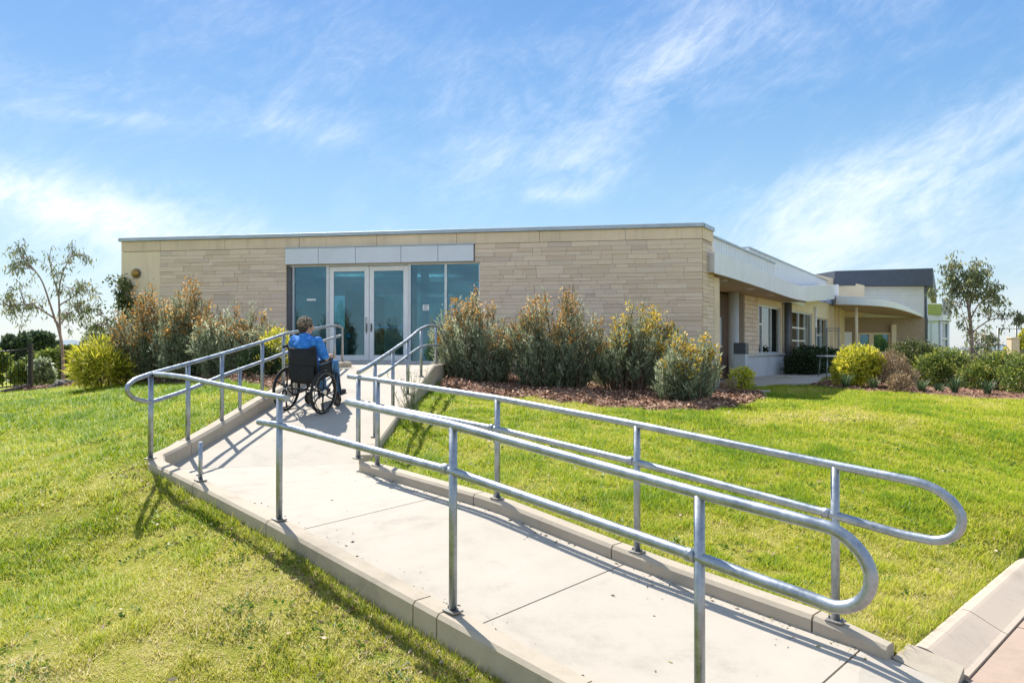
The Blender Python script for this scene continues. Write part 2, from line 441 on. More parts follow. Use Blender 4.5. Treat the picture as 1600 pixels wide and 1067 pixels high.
_A = np.zeros((CN+3, CN+3)); _A[:CN, :CN] = _phi(_d2)+np.eye(CN)*0.05
_A[:CN, CN] = 1; _A[:CN, CN+1:] = C_[:, :2]; _A[CN, :CN] = 1; _A[CN+1:, :CN] = C_[:, :2].T
_w = np.linalg.solve(_A, np.concatenate([C_[:, 2], [0, 0, 0]]))
def g_smooth(x, y):
    x = np.asarray(x, float); y = np.asarray(y, float); sh = x.shape; x = x.ravel(); y = y.ravel()
    cx = np.clip(x, -17, 17); cy = np.clip(y, -3, 26)
    out = np.full(len(x), _w[CN])+_w[CN+1]*cx+_w[CN+2]*cy
    for i in range(CN): out += _w[i]*_phi((cx-C_[i, 0])**2+(cy-C_[i, 1])**2)
    far = np.hypot(np.maximum(np.abs(x)-17, 0), np.maximum(np.maximum(y-26, -3-y), 0))
    k = np.clip(far/60, 0, 1); k = k*k*(3-2*k)
    out = np.clip(out, -2.2, -0.3)
    out = out*(1-k)+(-6.0)*k
    out += (0.014*np.sin(x*2.3+1.1*np.sin(y*1.7))+0.012*np.sin(y*2.9+0.8*np.sin(x*2.1+1)))
    return out.reshape(sh)+ZC

def in_poly(x, y, poly):
    x = np.asarray(x); y = np.asarray(y); ins = np.zeros(x.shape, bool); n = len(poly)
    for i in range(n):
        (x0, y0), (x1, y1) = poly[i][:2], poly[(i+1) % n][:2]
        c = ((y0 > y) != (y1 > y))
        with np.errstate(divide='ignore', invalid='ignore'):
            xi = (x1-x0)*(y-y0)/(y1-y0)+x0
        ins ^= c & (x < xi)
    return ins
XY = lambda v: (v.x, v.y)
def ramp_poly(o):   # outline with offset o outward of the kerb faces
    k0 = 0.09+o
    return [XY(pl(-2.5, -k0)), XY(pl(4.62+o*.6, -k0)), (LUx(8.2)-k0-0.02, 8.2), (LUx(13.3)-k0, 13.3), (LUx(13.3)-k0, 15.2), (-5.4-o, 15.2), (-5.4-o, 19.2), (-0.8+o, 18.6), (-0.9+o, 16.2), (RUx(16)+k0, 15.6),
            (RUx(13.3)+k0, 13.3), (RUx(8.35)+k0, 8.35), XY(pl(3.35, RW+k0)), XY(pl(-2.5, RW+k0))]
RP_IN = ramp_poly(-0.03); RP_OUT = ramp_poly(0.015)
bldg_poly = [XY(F0), XY(F1), XY(W0), XY(W0+WD*30), (-12, 45), (-12, 30)]
# road and its kerb lie across the foot of the ramp
KT0, KT1 = -1.92, -2.20
def road_side(t0, t1, s0=-30, s1=30): return [XY(pl(t0, s0)), XY(pl(t0, s1)), XY(pl(t1, s1)), XY(pl(t1, s0))]
def under_pave(x, y, ahead=0.0):
    t_ = (x-A0.x)*U2.x+(y-A0.y)*U2.y
    return t_ < KT0-0.1+ahead
fx = np.arange(-17, 17.01, 0.15); fy = np.arange(-3, 26.01, 0.15)
ext = np.cumsum(0.4*1.32**np.arange(29)); ext = ext[ext < 6000]
gx = np.concatenate([(-17-ext)[::-1], fx, 17+ext]); gy = np.concatenate([(-3-ext[:16])[::-1], fy, 26+ext])
GX, GY = np.meshgrid(gx, gy, indexing='ij')
GZ = g_smooth(GX, GY)
dips = in_poly(GX, GY, RP_IN)
GZl = GZ.copy()
GZl[dips] -= 0.4
GZl[under_pave(GX, GY)] -= 0.25
GZl[in_poly(GX, GY, bldg_poly) & (GY < 60)] -= 0.35
nx, ny = GX.shape
ii, jj = np.meshgrid(np.arange(nx-1), np.arange(ny-1), indexing='ij')
q0 = (ii*ny+jj).ravel(); quads = np.stack([q0, q0+ny, q0+ny+1, q0+1], 1)
me = raw_mesh('ground', np.stack([GX.ravel(), GY.ravel(), GZl.ravel()], 1), 4, quads)
me.polygons.foreach_set('use_smooth', np.ones(len(me.polygons), bool))
m_, t, p, o = new_mat('lawn soil and turf'); P = pos(t)
a = t.noise(P, 0.55, 5, 0.6, 0.3); b = t.noise(P, 3.2, 6, 0.7); c = t.noise(P, 28, 4, 0.7)
d = t.noise(P, 130, 3, 0.7)
k = t.math('ADD', t.math('MULTIPLY', a, 0.30), t.math('ADD', t.math('MULTIPLY', b, 0.28), t.math('ADD', t.math('MULTIPLY', c, 0.24), t.math('MULTIPLY', d, 0.22))))
col = t.ramp(k, [(0.36, (0.05, 0.07, 0.012)), (0.47, (0.16, 0.21, 0.02)), (0.55, (0.33, 0.32, 0.05)), (0.66, (0.52, 0.44, 0.16))])
t.link(col, p.inputs['Base Color']); p.inputs['Roughness'].default_value = 0.95; p.inputs['Specular IOR Level'].default_value = 0.1
bump(t, p, t.math('ADD', c, t.noise(P, 90, 3)), 0.9, 0.03)
M['turf'] = m_
ground = tag(link('ground', me, M['turf']), kind='structure')

def gz(x, y):
    """height of the ground sheet (bilinear inside the fine grid)"""
    x = np.asarray(x, float); y = np.asarray(y, float)
    i0, j0 = int(np.searchsorted(gx, -17+1e-9)), int(np.searchsorted(gy, -3+1e-9))
    u = np.clip((x+17)/0.15, 0, len(fx)-1.001); v = np.clip((y+3)/0.15, 0, len(fy)-1.001)
    iu, jv = u.astype(int), v.astype(int); fu, fv = u-iu, v-jv
    g = GZ[i0-1:, j0-1:] if abs(gx[i0-1]+17) < 1e-6 else GZ[i0:, j0:]
    return g[iu, jv]*(1-fu)*(1-fv)+g[iu+1, jv]*fu*(1-fv)+g[iu, jv+1]*(1-fu)*fv+g[iu+1, jv+1]*fu*fv
def g1(x, y): return float(gz(np.array([x]), np.array([y]))[0])
def gany(x, y): return float(g_smooth(np.array([x]), np.array([y]))[0])

# distant low hills on the horizon
hm = MB()
for (cx, cy, wd, ht) in ((900, 2300, 900, 26), (1900, 2500, 800, 32), (-1500, 2400, 900, 30), (-500, 2600, 900, 22), (2900, 2200, 900, 30)):
    n = 28
    vs = []; fs = []
    for i in range(n+1):
        x = cx-wd+2*wd*i/n; h = ht*math.exp(-((x-cx)/(wd*0.5))**2)*(1+0.25*math.sin(i*1.7)) - 4
        vs += [(x, cy-160, -8), (x, cy, h), (x, cy+200, -8)]
    for i in range(n):
        for k in (0, 1): fs.append((3*i+k, 3*i+3+k, 3*i+4+k, 3*i+1+k))
    hm.add(vs, fs, True)
hm.build('distant_hills', simple('hazy blue-green hills', (0.16, 0.22, 0.26), 1.0, 0, 0.15, 0.01), kind='structure')

# ------------------------------------------------------------------ road and kerb at the bottom right
ROADZ = ZC-1.835
rm = MB()
STEP = 3.0
k = 0
road = None
rp = empty('road', (0, 0, 0), kind='structure')
rb = MB(); rb.prism(road_side(KT1+0.02, -14, -40, 40), ROADZ-0.3, ROADZ-0.012); rb.build('road_bed', M['joint'], rp)
for s0 in np.arange(-12, 15, STEP):
    a0, a1 = s0+0.006, s0+STEP-0.006
    if True:
        mb = MB(); mb.prism([XY(pl(KT1-0.014, a0)), XY(pl(KT1-0.014, a1)), XY(pl(KT1-9, a1)), XY(pl(KT1-9, a0))], ROADZ-0.1, ROADZ)
        mb.build('pavement_slab', M['road'], rp)
kp = empty('road_kerb', (0, 0, 0), kind='structure')
# profile across the kerb: top strip, sloped face, gutter strip (t, z)
prof = [(KT0, ZC-1.735), (KT0-0.02, ZC-1.728), (KT0-0.065, ZC-1.732), (KT0-0.085, ZC-1.740), (KT0-0.22, ZC-1.806), (KT0-0.25, ZC-1.82), (KT1, ZC-1.828)]
def kerb_piece(s0, s1, lower=1.0):
    mb = MB(); n = len(prof); vs = []
    for s in (s0, s1):
        for (t_, z) in prof:
            q = pl(t_, s); vs.append((q.x, q.y, z))
        q = pl(prof[-1][0], s); vs.append((q.x, q.y, ROADZ-0.3)); q = pl(prof[0][0], s); vs.append((q.x, q.y, ROADZ-0.3))
    n += 2
    fs = [(i, (i+1) % n, n+(i+1) % n, n+i) for i in range(n)]+[tuple(range(n))[::-1], tuple(range(n, 2*n))]
    mb.add(vs, fs); return mb
S_R = RW+0.24
edges = [S_R, S_R+0.9, S_R+2.9, S_R+4.6, S_R+6.4, S_R+8.4, S_R+10.4]
for s0, s1 in zip(edges[:-1], edges[1:]): kerb_piece(s0+0.005, s1-0.005).build('kerb_stone', M['roadkerb'], kp)
for s0, s1 in zip(np.arange(-9.5, -0.8, 1.8), np.arange(-7.7, 1, 1.8)): kerb_piece(s0+0.005, min(s1, -0.45)-0.005).build('kerb_stone', M['roadkerb'], kp)

# ------------------------------------------------------------------ the ramp
ramp = empty('concrete_ramp', (*pl(1.0, RW/2), zl(1.0)-0.1), label='pale concrete ramp with low kerbs climbing from the road and turning to the glass doors', cat='ramp')
ramp_inv = Matrix.Translation(-ramp.location)
def rbuild(mb, name, mat):
    mb.v = [tuple(ramp_inv @ Vector(v)) for v in mb.v]
    return mb.build(name, mat, ramp)
def surf_l(t_): return zl(t_)-0.095
def surf_r(t_): return zr(t_)-0.095
joints = [-2.19, -1.72, -0.06, 1.98]
G_ = 0.006
def slab_quad(t0, t1):
    mb = MB(); N = max(1, int((t1-t0)/0.25)); vs = []
    for i in range(N+1):
        t_ = t0+(t1-t0)*i/N
        for s, zf in ((0.0, surf_l), (RW, surf_r)):
            q = pl(t_, s); vs.append((q.x, q.y, zf(t_)))
    top = len(vs)
    for i in range(N+1):
        for k in (0, 1): x, y, z = vs[2*i+k]; vs.append((x, y, z-0.16))
    fs = []
    for i in range(N):
        a = 2*i; fs.append((a, a+1, a+3, a+2)); b = top+a; fs.append((b, b+2, b+3, b+1))
        fs += [(a, a+2, b+2, b), (a+1, b+1, b+3, a+3)]
    fs += [(0, top, top+1, 1), (2*N, 2*N+1, top+2*N+1, top+2*N)]
    mb.add(vs, fs); return mb
for t0, t1 in zip(joints[:-1], joints[1:]):
    rbuild(slab_quad(t0+G_, t1-G_), 'concrete_slab', M['slab'])
# landing (corner piece) - triangulated from the edges
LZ = ZC-1.235
def strip_slab(Lc, Rc, thick=0.16):
    mb = MB(); n = len(Lc); vs = []
    for l_, r_ in zip(Lc, Rc): vs += [l_, r_]
    vs += [(x, y, z-thick) for x, y, z in vs]; T = 2*n; fs = []
    for i in range(n-1):
        a = 2*i; b = T+a; fs += [(a, a+1, a+3, a+2), (b, b+2, b+3, b+1), (a, a+2, b+2, b), (a+1, b+1, b+3, a+3)]
    fs += [(0, T, T+1, 1), (2*n-2, 2*n-1, T+2*n-1, T+2*n-2)]
    mb.add(vs, fs, True); return mb
def chain3(pts, n):
    P = [Vector(p) for p in pts]; d = [0]
    for p, q in zip(P[:-1], P[1:]): d.append(d[-1]+(q-p).length)
    return [tuple(float(np.interp(d[-1]*i/(n-1), d, [p[k] for p in P])) for k in range(3)) for i in range(n)]
t0_ = 1.98+G_
Lc = chain3([(*pl(t_, 0.0), min(surf_l(t_), LZ) if t_ > 4 else surf_l(t_)) for t_ in (t0_, 2.6, 3.2, 3.8, 4.3, 4.5)]+[(-3.56, 7.86, LZ)], 14)
Rc = chain3([(*pl(t_, RW), min(surf_r(t_), LZ)) for t_ in (t0_, 2.4, 2.9, 3.35)]+[(-1.60, 8.32, LZ)], 14)
def slab_poly(poly3, thick=0.16):
    mb = MB(); n = len(poly3); vs = [p for p in poly3]+[(p[0], p[1], p[2]-thick) for p in poly3]
    fs = [tuple(range(n)), tuple(range(2*n-1, n-1, -1))]+[(i, n+i, n+(i+1) % n, (i+1) % n) for i in range(n)]
    mb.add(vs, fs); return mb
_sl = strip_slab(Lc, Rc); _sl.sm = [False]*len(_sl.f); rbuild(_sl, 'concrete_slab', M['slab'])
up = [8.1, 10.6, 13.3]
def yl(y): return y-0.24*max(0, 1-(y-8.1)/3)      # first joint runs slightly askew
for i, (y0, y1) in enumerate(zip(up[:-1], up[1:])):
    e = G_
    q = [(LUx(yl(y0)), yl(y0)+e, z_up(y0)), (RUx(y0), y0+0.22*(i == 0)+e, z_up(y0)), (RUx(y1), y1-e, z_up(y1)), (LUx(y1), yl(y1)-e, z_up(y1))]
    rbuild(slab_poly(q), 'concrete_slab', M['slab'])
q = [(LUx(13.3), 13.3+G_), (RUx(13.3), 13.3+G_), (RUx(15.6), 15.6), (-0.95, 16.2), (-0.85, 18.15), (-5.3, 18.9), (-5.3, 15.3), (LUx(15.2), 15.2)]
rbuild(slab_poly([(x, y, z_up(14)) for x, y in q], 0.3), 'concrete_slab', M['slab'])
# dark bedding under the joints
bm_ = MB()
for t_ in joints[1:]:
    q = [pl(t_-0.03, 0.02), pl(t_-0.03, RW-0.02), pl(t_+0.03, RW-0.02), pl(t_+0.03, 0.02)]
    zz = [surf_l(t_-.03), surf_r(t_-.03), surf_r(t_+.03), surf_l(t_+.03)]
    bm_.prism([XY(v) for v in q], [z-0.12 for z in zz], [z-0.018 for z in zz])
rbuild(bm_, 'joint_filler', M['joint'])

def kerb_run(pts, half_in, half_out, depth, chamfer=0.022, round_end=False):
    """pts: list of (x,y,ztop); left-hand normal is 'in'. swept chamfered kerb"""
    mb = MB(); ring = []
    P3 = [Vector(p) for p in pts]
    for i, p in enumerate(P3):
        if i == 0: d = P3[1]-p
        elif i == len(P3)-1: d = p-P3[-2]
        else: d = (P3[i+1]-p).normalized()+(p-P3[i-1]).normalized()
        d = Vector((d.x, d.y)).normalized(); nrm = Vector((-d.y, d.x))
        c = chamfer
        pr = [(half_in, -depth), (half_in, -c), (half_in-c*0.9, 0), (-half_out+c*0.9, 0), (-half_out, -c), (-half_out, -depth)]
        drop = 0.0
        if round_end and i == len(P3)-1: pr = [(half_in*0.8, -depth), (half_in*0.8, -0.05), (half_in*0.5, -0.03), (-half_out*0.5, -0.03), (-half_out*0.8, -0.05), (-half_out*0.8, -depth)]
        ring.append([(p.x+nrm.x*a, p.y+nrm.y*a, p.z+b) for a, b in pr])
    n = 6; vs = [v for r_ in ring for v in r_]; fs = []
    for i in range(len(ring)-1):
        for k in range(n): fs.append((i*n+k, (i+1)*n+k, (i+1)*n+(k+1) % n, i*n+(k+1) % n))
    fs += [tuple(range(n)), tuple(range(len(ring)*n-1, (len(ring)-1)*n-1, -1))]
    mb.add(vs, fs); return mb
def span(a, b, step=0.3):
    n = max(1, int(abs(b-a)/step)); return [a+(b-a)*i/n for i in range(n+1)]
# left lower kerb, segments as cast (walking up the ramp the lawn is on the left)
for t0, t1 in ((-1.9, -1.0), (-0.99, 0.035), (0.047, 0.255), (0.267, 2.06), (2.072, 3.40)):
    rbuild(kerb_run([(*pl(t_), zl(t_)) for t_ in span(t0, t1)], 0.09, 0.07, 0.55), 'kerb', M['kerb'])
cor = [(*pl(t_), zl(t_)) for t_ in (3.412, 3.8, 4.2, 4.42)]+[(LUx(7.82)-0.015, 7.82, ZC-1.075), (LUx(8.1), 8.1, zk_l(8.1)), (LUx(8.36), 8.36, zk_l(8.36))]
rbuild(kerb_run(cor, 0.09, 0.07, 0.5), 'kerb', M['kerb'])
for y0, y1 in ((8.372, 10.2), (10.212, 12.2), (12.212, 14.6)):
    rbuild(kerb_run([(LUx(y), y, zk_l(y)) for y in span(y0, y1)], 0.09, 0.07, 0.5, 0.03), 'kerb', M['kerb'])
# right lower kerb (sweep downwards so that 'in' faces the slab)
for t0, t1, rd in ((3.30, 1.565, 0), (1.553, 0.063, 0), (0.051, -1.434, 0), (-1.446, -1.86, 1)):
    rbuild(kerb_run([(*pl(t_, RW), zr(t_)) for t_ in span(t0, t1)], 0.10, 0.055, 0.5, 0.024, bool(rd)), 'kerb', M['kerb'])
# right upper kerb
for y0, y1 in ((8.27, 8.55), (8.56, 11.0), (11.012, 13.6), (13.612, 15.6)):
    rbuild(kerb_run([(RUx(y), y, zk_r(y)) for y in span(y1, y0)], 0.09, 0.05, 0.75, 0.02), 'kerb', M['kerb'])
rbuild(kerb_run([(-0.80, 18.1, z_up(16)+0.05), (-0.88, 16.25, z_up(16)+0.05), (RUx(15.62), 15.62, z_up(16)+0.05)], 0.09, 0.05, 0.7, 0.02), 'kerb', M['kerb'])
# small splay block at the foot on the right where ramp, kerb and road meet
wb = MB()
a_, b_, c_, d_ = pl(KT0+0.05, RW+0.03), pl(KT0+0.03, RW+0.235), pl(KT1+0.02, RW+0.235), pl(KT1+0.0, RW-0.02)
z1_, z2_ = ZC-1.735, ZC-1.775
wb.prism([XY(a_), XY(b_), XY(c_), XY(d_)], ROADZ-0.2, [z1_-0.02, z1_+0.012, z2_, z2_-0.045])
rbuild(wb, 'kerb_wing', M['kerb'])

# ------------------------------------------------------------------ handrails
PR_, PT_ = 0.0255, 0.0245
def bend(pts, r=0.06, n=5):
    """round the corners of a polyline"""
    P3 = [Vector(p) for p in pts]; out = [P3[0]]
    for i in range(1, len(P3)-1):
        a, b, c = P3[i-1], P3[i], P3[i+1]
        la, lc = (a-b).length, (c-b).length; k = min(r, la*.45, lc*.45)
        p0 = b+(a-b).normalized()*k; p1 = b+(c-b).normalized()*k
        for j in range(n+1):
            s = j/n; out.append(p0*(1-s)**2+b*2*s*(1-s)+p1*s*s)
    out.append(P3[-1]); return out
class Rail:
    def __init__(self, P0, d, label, base):
        self.P0, self.d = P0, d
        self.root = empty('handrail', base, label=label, cat='handrail', group='galvanised handrails along the ramp')
        self.inv = Matrix.Translation(-Vector(base))
    def pt(self, px, py): return on_plane(px, py, self.P0, self.d)
    def out(self, mb, name, mat, parent=None):
        mb.v = [tuple(self.inv @ Vector(v)) for v in mb.v]
        return mb.build(name, mat, parent or self.root)
    def pipe(self, pix, name, r=PR_, rr=0.08, smooth_all=False):
        pts = [self.pt(*q) for q in pix]
        pts = bend(pts, rr)
        mb = MB(); mb.tube(pts, r, 16); return self.out(mb, name, M['galv'])
    def post(self, px, ytop, ybase, r=PT_, plate=True, zbase=None, side=0.0, name='post'):
        a, b = self.pt(px, ytop), self.pt(px, ybase)
        if zbase is not None: b.z = zbase
        mb = MB(); mb.tube([b-Vector((0, 0, 0.01)), a], r, 14)
        po = self.out(mb, name, M['galv'])
        if plate:
            pb = MB(); ang = math.atan2(self.d[1], self.d[0])
            Mx = Matrix.Translation(b) @ Matrix.Rotation(ang, 4, 'Z')
            pb.rbox(-0.05, 0.05, -0.04, 0.04, -0.003, 0.009, 0.002, Mx)
            self.out(pb, 'base_plate', M['galv_dark'], po)
            for sx in (-1, 1):
                bb = MB(); q = Mx @ Vector((sx*0.038, -0.0, 0.012)); bb.tube([q, q+Vector((0, 0, 0.014))], 0.007, 6)
                self.out(bb, 'anchor_bolt', M['galv_dark'], po)
        return po
    def clamp(self, px, py, r=PR_+0.006, half=0.022):
        c = self.pt(px, py); d3 = Vector((self.d[0], self.d[1], 0)).normalized()
        e = self.pt(px+4, py); 
        mb = MB(); mb.tube([c-d3*half, c+d3*half], r, 14); return self.out(mb, 'rail_sleeve', M['galv'])
ul = tuple(U2)
# 1 lower left rail (nearest)
q = A0
rl = Rail(tuple(A0), ul, 'nearest galvanised handrail on the left kerb, its looped end beside the road', (A0.x, A0.y, zl(0)))
loop1 = [(1299, 824), (1326, 842), (1347, 865), (1360, 893), (1358, 920), (1345, 938), (1325, 947), (1302, 947)]
rl.pipe([(543, 628), (708, 664), (1092, 770), (1250, 811)]+loop1+[(1250, 927), (1180, 903), (1092, 870), (708, 736), (437, 664), (405, 659)], 'rail', rr=0.12)
rl.pipe([(236, 585), (252, 585), (270, 587), (292, 590), (319, 596), (375, 608), (424, 618), (449, 622.5)], 'rail', PR_-0.002, 0.1)
rl.post(708, 664, 953); rl.post(1092, 770, 1160, zbase=zl(-1.63)); rl.post(437, 620, 811)
rl.post(314, 690, 750, 0.018, name='stub_post')
rl.clamp(697, 732); rl.clamp(1080, 866)
# 2 lower right rail
Cr = pl(0, RW)
rr_ = Rail(tuple(Cr), ul, 'long galvanised handrail on the right kerb of the lower ramp, looped end over the lawn', (Cr.x, Cr.y, zr(0)))
loop2 = [(1372, 740), (1436, 753), (1467, 766), (1491, 786), (1503, 809), (1498, 829), (1482, 841), (1460, 844)]
rr_.pipe([(545, 588), (590, 593.5), (777, 622), (995, 663), (1302, 726)]+loop2+[(1411, 835), (1299, 803), (995, 722), (777, 670), (590, 634), (556, 627)], 'rail', rr=0.12)
for px, yt, yb in ((1304, 727, 968), (995, 663, 861), (777, 622, 778), (590, 594, 727), (560, 590, 716)): rr_.post(px, yt, yb)
for px, py in ((1290, 800.6), (986, 719.5), (769, 668)): rr_.clamp(px, py)
# 3 upper left rail
P0, d0 = (LUx(7.7), 7.7), (0.07, 1.0)
ru = Rail(P0, d0, 'galvanised handrail left of the person, climbing to the doors with a looped lower end', (LUx(7.7), 7.7, zk_l(7.7)))
ru.pipe([(535, 572), (535, 511), (527, 508.5), (512, 510), (482, 515), (447, 521), (410, 534), (347, 553), (291, 569), (236, 584), (210, 593), (199, 603), (199, 613), (208, 622), (222, 626), (238, 628), (292, 610), (345, 588), (412, 564), (447, 551), (501, 534), (533, 524)], 'rail', PR_-0.003, 0.07)
for px, yt, yb in ((236, 585, 716), (294, 569, 697), (347, 553, 665), (410, 534, 635)): ru.post(px, yt, yb)
ru.post(375, 577, 664, 0.022); ru.post(443, 522, 600, 0.024); ru.post(523, 511, 573, 0.022)
# 4 upper right rail
P0, d0 = (RUx(8.2), 8.2), (0.035, 1.0)
rv = Rail(P0, d0, 'short galvanised handrail right of the upper ramp, its level end by the glass doors', (RUx(8.2), 8.2, zk_r(8.3)))
rv.pipe([(560, 582), (586, 566), (614, 547), (637, 531), (655, 515), (668, 509), (678, 509.5), (696, 512)], 'rail', PR_-0.003, 0.25)
rv.pipe([(592, 588), (614, 573), (637, 556), (655, 543), (668, 539), (695, 540)], 'rail', PR_-0.007, 0.25)
for px, yt in ((586, 566), (614, 547), (637, 531), (658, 514), (681, 510), (694, 512)):
    b = rv.pt(px, 600); rv.post(px, yt, 600, 0.023, zbase=zk_r(b.y))
# ------------------------------------------------------------------ main building
BZ = 0.95                       # local z of eye level
mb_root = empty('main_building', (F0.x, F0.y, ZC-BZ), FANG, label='low pale stone building with flat roof and glazed doors above the ramp', cat='building')
def L(z): return z+BZ
def bbox(name, mat, x0, x1, y0, y1, z0, z1, parent=None, ch=0.0, **kw):
    mb = MB()
    if ch: mb.rbox(x0, x1, y0, y1, L(z0), L(z1), ch)
    else: mb.box(x0, x1, y0, y1, L(z0), L(z1))
    return mb.build(name, mat, parent or mb_root, **kw)
TOP = 2.86
AL, AR = 4.56, 9.47
bbox('wall', M['render'], 0.0, 1.10, 0.0, 0.3, -1.6, 2.495)
bbox('wall', M['mortar'], 1.112, AL-0.004, 0.012, 0.3, -1.6, 2.495)
bbox('wall', M['mortar'], AR+0.004, 14.60, 0.012, 0.3, -1.6, 2.495)
bbox('wall', M['mortar'], AL, AR, 0.05, 0.3, 2.07, 2.495)
bbox('wall', M['mortar'], AL, AR, 0.02, 0.3, -1.6, -0.36)
bbox('side_wall', M['render'], 0.0, 0.3, 0.305, 12, -1.6, 2.75)
bbox('roof', M['coping'], 0.3, 14.3, 0.31, 5.6, 2.5, 2.62)  # stopped short so sun reaches the rear openings
for a0, a1, z0, z1 in ((0.3, 3.4, -1.6, 2.49), (3.4, 5.0, -1.6, 0.3), (3.4, 5.0, 1.7, 2.49), (5.0, 5.85, -1.6, 2.49), (5.85, 6.55, 1.75, 2.49), (6.55, 7.35, -1.6, 2.49), (7.35, 10.2, -1.6, 0.55), (7.35, 10.2, 1.6, 2.49), (10.2, 14.0, -1.6, 2.49)):
    bbox('rear_wall', M['int_wall'], a0, a1, 5.3, 5.5, z0, z1)  # openings put in to let daylight into the room
# frieze band of precast panels, individually cast
fe = [0.0, 1.106, 2.9, 4.9, 6.9, 8.9, 10.9, 12.9, 14.62]
for a0, a1 in zip(fe[:-1], fe[1:]): bbox('frieze_panel', M['frieze'], a0+0.004, a1-0.004, -0.012, 0.28, 2.505, 2.762, ch=0.004)
bbox('roof_coping', M['coping'], -0.06, 14.66, -0.06, 0.36, 2.765, TOP, ch=0.008)
# return wall at the right hand corner, running back along the wing
rdir = (W0-F1); rl_ = rdir.length
inv = mb_root.matrix_basis.inverted() if False else Matrix.Rotation(-FANG, 4, 'Z') @ Matrix.Translation((-F0.x, -F0.y, -(ZC-BZ)))
def wpoly(pts, z0, z1, name, mat, parent=mb_root, inv_=None):
    mb = MB(); mb.prism([XY(p) for p in pts], z0+ZC, z1+ZC)
    iv = inv if inv_ is None else inv_
    mb.v = [tuple(iv @ Vector(v)) for v in mb.v]; return mb.build(name, mat, parent)
rn = Vector((rdir.y, -rdir.x)).normalized()      # towards the viewer's right
r1 = F1+rdir.normalized()*0.02
wpoly([r1-rn*0.3, r1-rn*0.012, W0-rn*0.012, W0-rn*0.3], -1.6, 2.495, 'wall', M['mortar'])
wpoly([r1-rn*0.3, r1+rn*0.012, W0+rn*0.012, W0-rn*0.3], 2.505, 2.762, 'frieze_panel', M['frieze'])
wpoly([F1-rn*0.3+rdir.normalized()*0.05, F1+rn*0.05+rdir.normalized()*0.05, W0+rn*0.05, W0-rn*0.3], 2.765, TOP-0.002, 'roof_coping', M['coping'])
pe = W0+WD*0.42
wpoly([W0+rn*-0.3+rdir.normalized()*0.004, W0+rn*0.03+rdir.normalized()*0.004, pe+rn*0.05, pe-rn*0.3], -1.6, 1.70, 'wall_pier', M['frieze'])

# limestone facing: blocks laid in uneven courses
unit = bpy.data.meshes.new('stone_block')
ub = MB(); ub.rbox(-0.5, 0.5, -0.5, 0.5, -0.5, 0.5, 0.035); unit.from_pydata(ub.v, [], ub.f); unit.update(); unit.materials.append(M['stone'])
bulk = MB(); blocks = []
rs = random.Random(5)
def courses(a0, a1, z0, z1):
    z = z1
    out = []
    while z > z0+0.03:
        h = rs.choice([0.075, 0.09, 0.10, 0.115, 0.13, 0.15]); h = min(h, z-z0)
        a = a0 if not (a0 > 9 and z-h > 2.05) else 9.345
        while a < a1-0.02:
            l_ = rs.uniform(0.20, 0.72)
            if a+l_ > a1-0.22: l_ = a1-a
            # now and then a tall block is split in two thin ones
            if h > 0.13 and rs.random() < 0.3: out += [(a, a+l_, z-h/2, z), (a, a+l_, z-h, z-h/2)]
            else: out.append((a, a+l_, z-h, z))
            a += l_
        z -= h
    return out
allb = courses(1.112, AL-0.004, -1.2, 2.495)+courses(AR+0.004, 14.62, -1.2, 2.495)
allb.sort(key=lambda b: -b[2]+(0.35 if b[0] < 6 else 0))
for i, (a0, a1, z0, z1) in enumerate(allb):
    pr = rs.uniform(0.0, 0.014); g = 0.004
    c = ((a0+a1)/2, -0.008+0.02-pr/2-0.012, L((z0+z1)/2)); s = (a1-a0-g, 0.035+pr, z1-z0-g)
    if i < 290:
        ob = bpy.data.objects.new('stone_block', unit); COL.objects.link(ob); ob.parent = mb_root
        ob.location = c; ob.scale = s
    else: bulk.rbox(c[0]-s[0]/2, c[0]+s[0]/2, c[1]-s[1]/2, c[1]+s[1]/2, c[2]-s[2]/2, c[2]+s[2]/2, 0.003)
bulk.build('lower_stone_facing', M['stone_i'], mb_root, kind='stuff')
# thin courses on the return wall
rb_ = MB(); ra = math.atan2(rdir.y, rdir.x)
Mr = inv @ Matrix.Translation((F1.x, F1.y, ZC)) @ Matrix.Rotation(ra, 4, 'Z')
for (a0, a1, z0, z1) in [(x0, x1, z0, z1) for z0, z1 in [(k*0.095-1.2, k*0.095-1.2+0.091) for k in range(39)] for x0, x1 in ((0.0, 0.36+0.1*math.sin(z0*40)), (0.365+0.1*math.sin(z0*40), rl_))]:
    if z1 < 2.5: rb_.rbox(a0+0.003, a1-0.003, -0.02-rs.uniform(0, .008), 0.02, z0, z1, 0.003, Mr)
rb_.build('return_wall_facing', M['stone_i'], mb_root, kind='stuff')

# lintel of silver panels over the entrance
for p0, p1 in zip((4.56, 5.43, 6.39, 7.54, 8.46), (5.43, 6.39, 7.54, 8.46, 9.33)):
    bbox('lintel_panel', M['lintel'], p0+0.005, p1-0.005, -0.10, 0.05, 2.085, 2.475, ch=0.004)
bbox('lintel_trim', M['coping'], 4.54, 9.35, -0.112, 0.05, 2.478, 2.50)
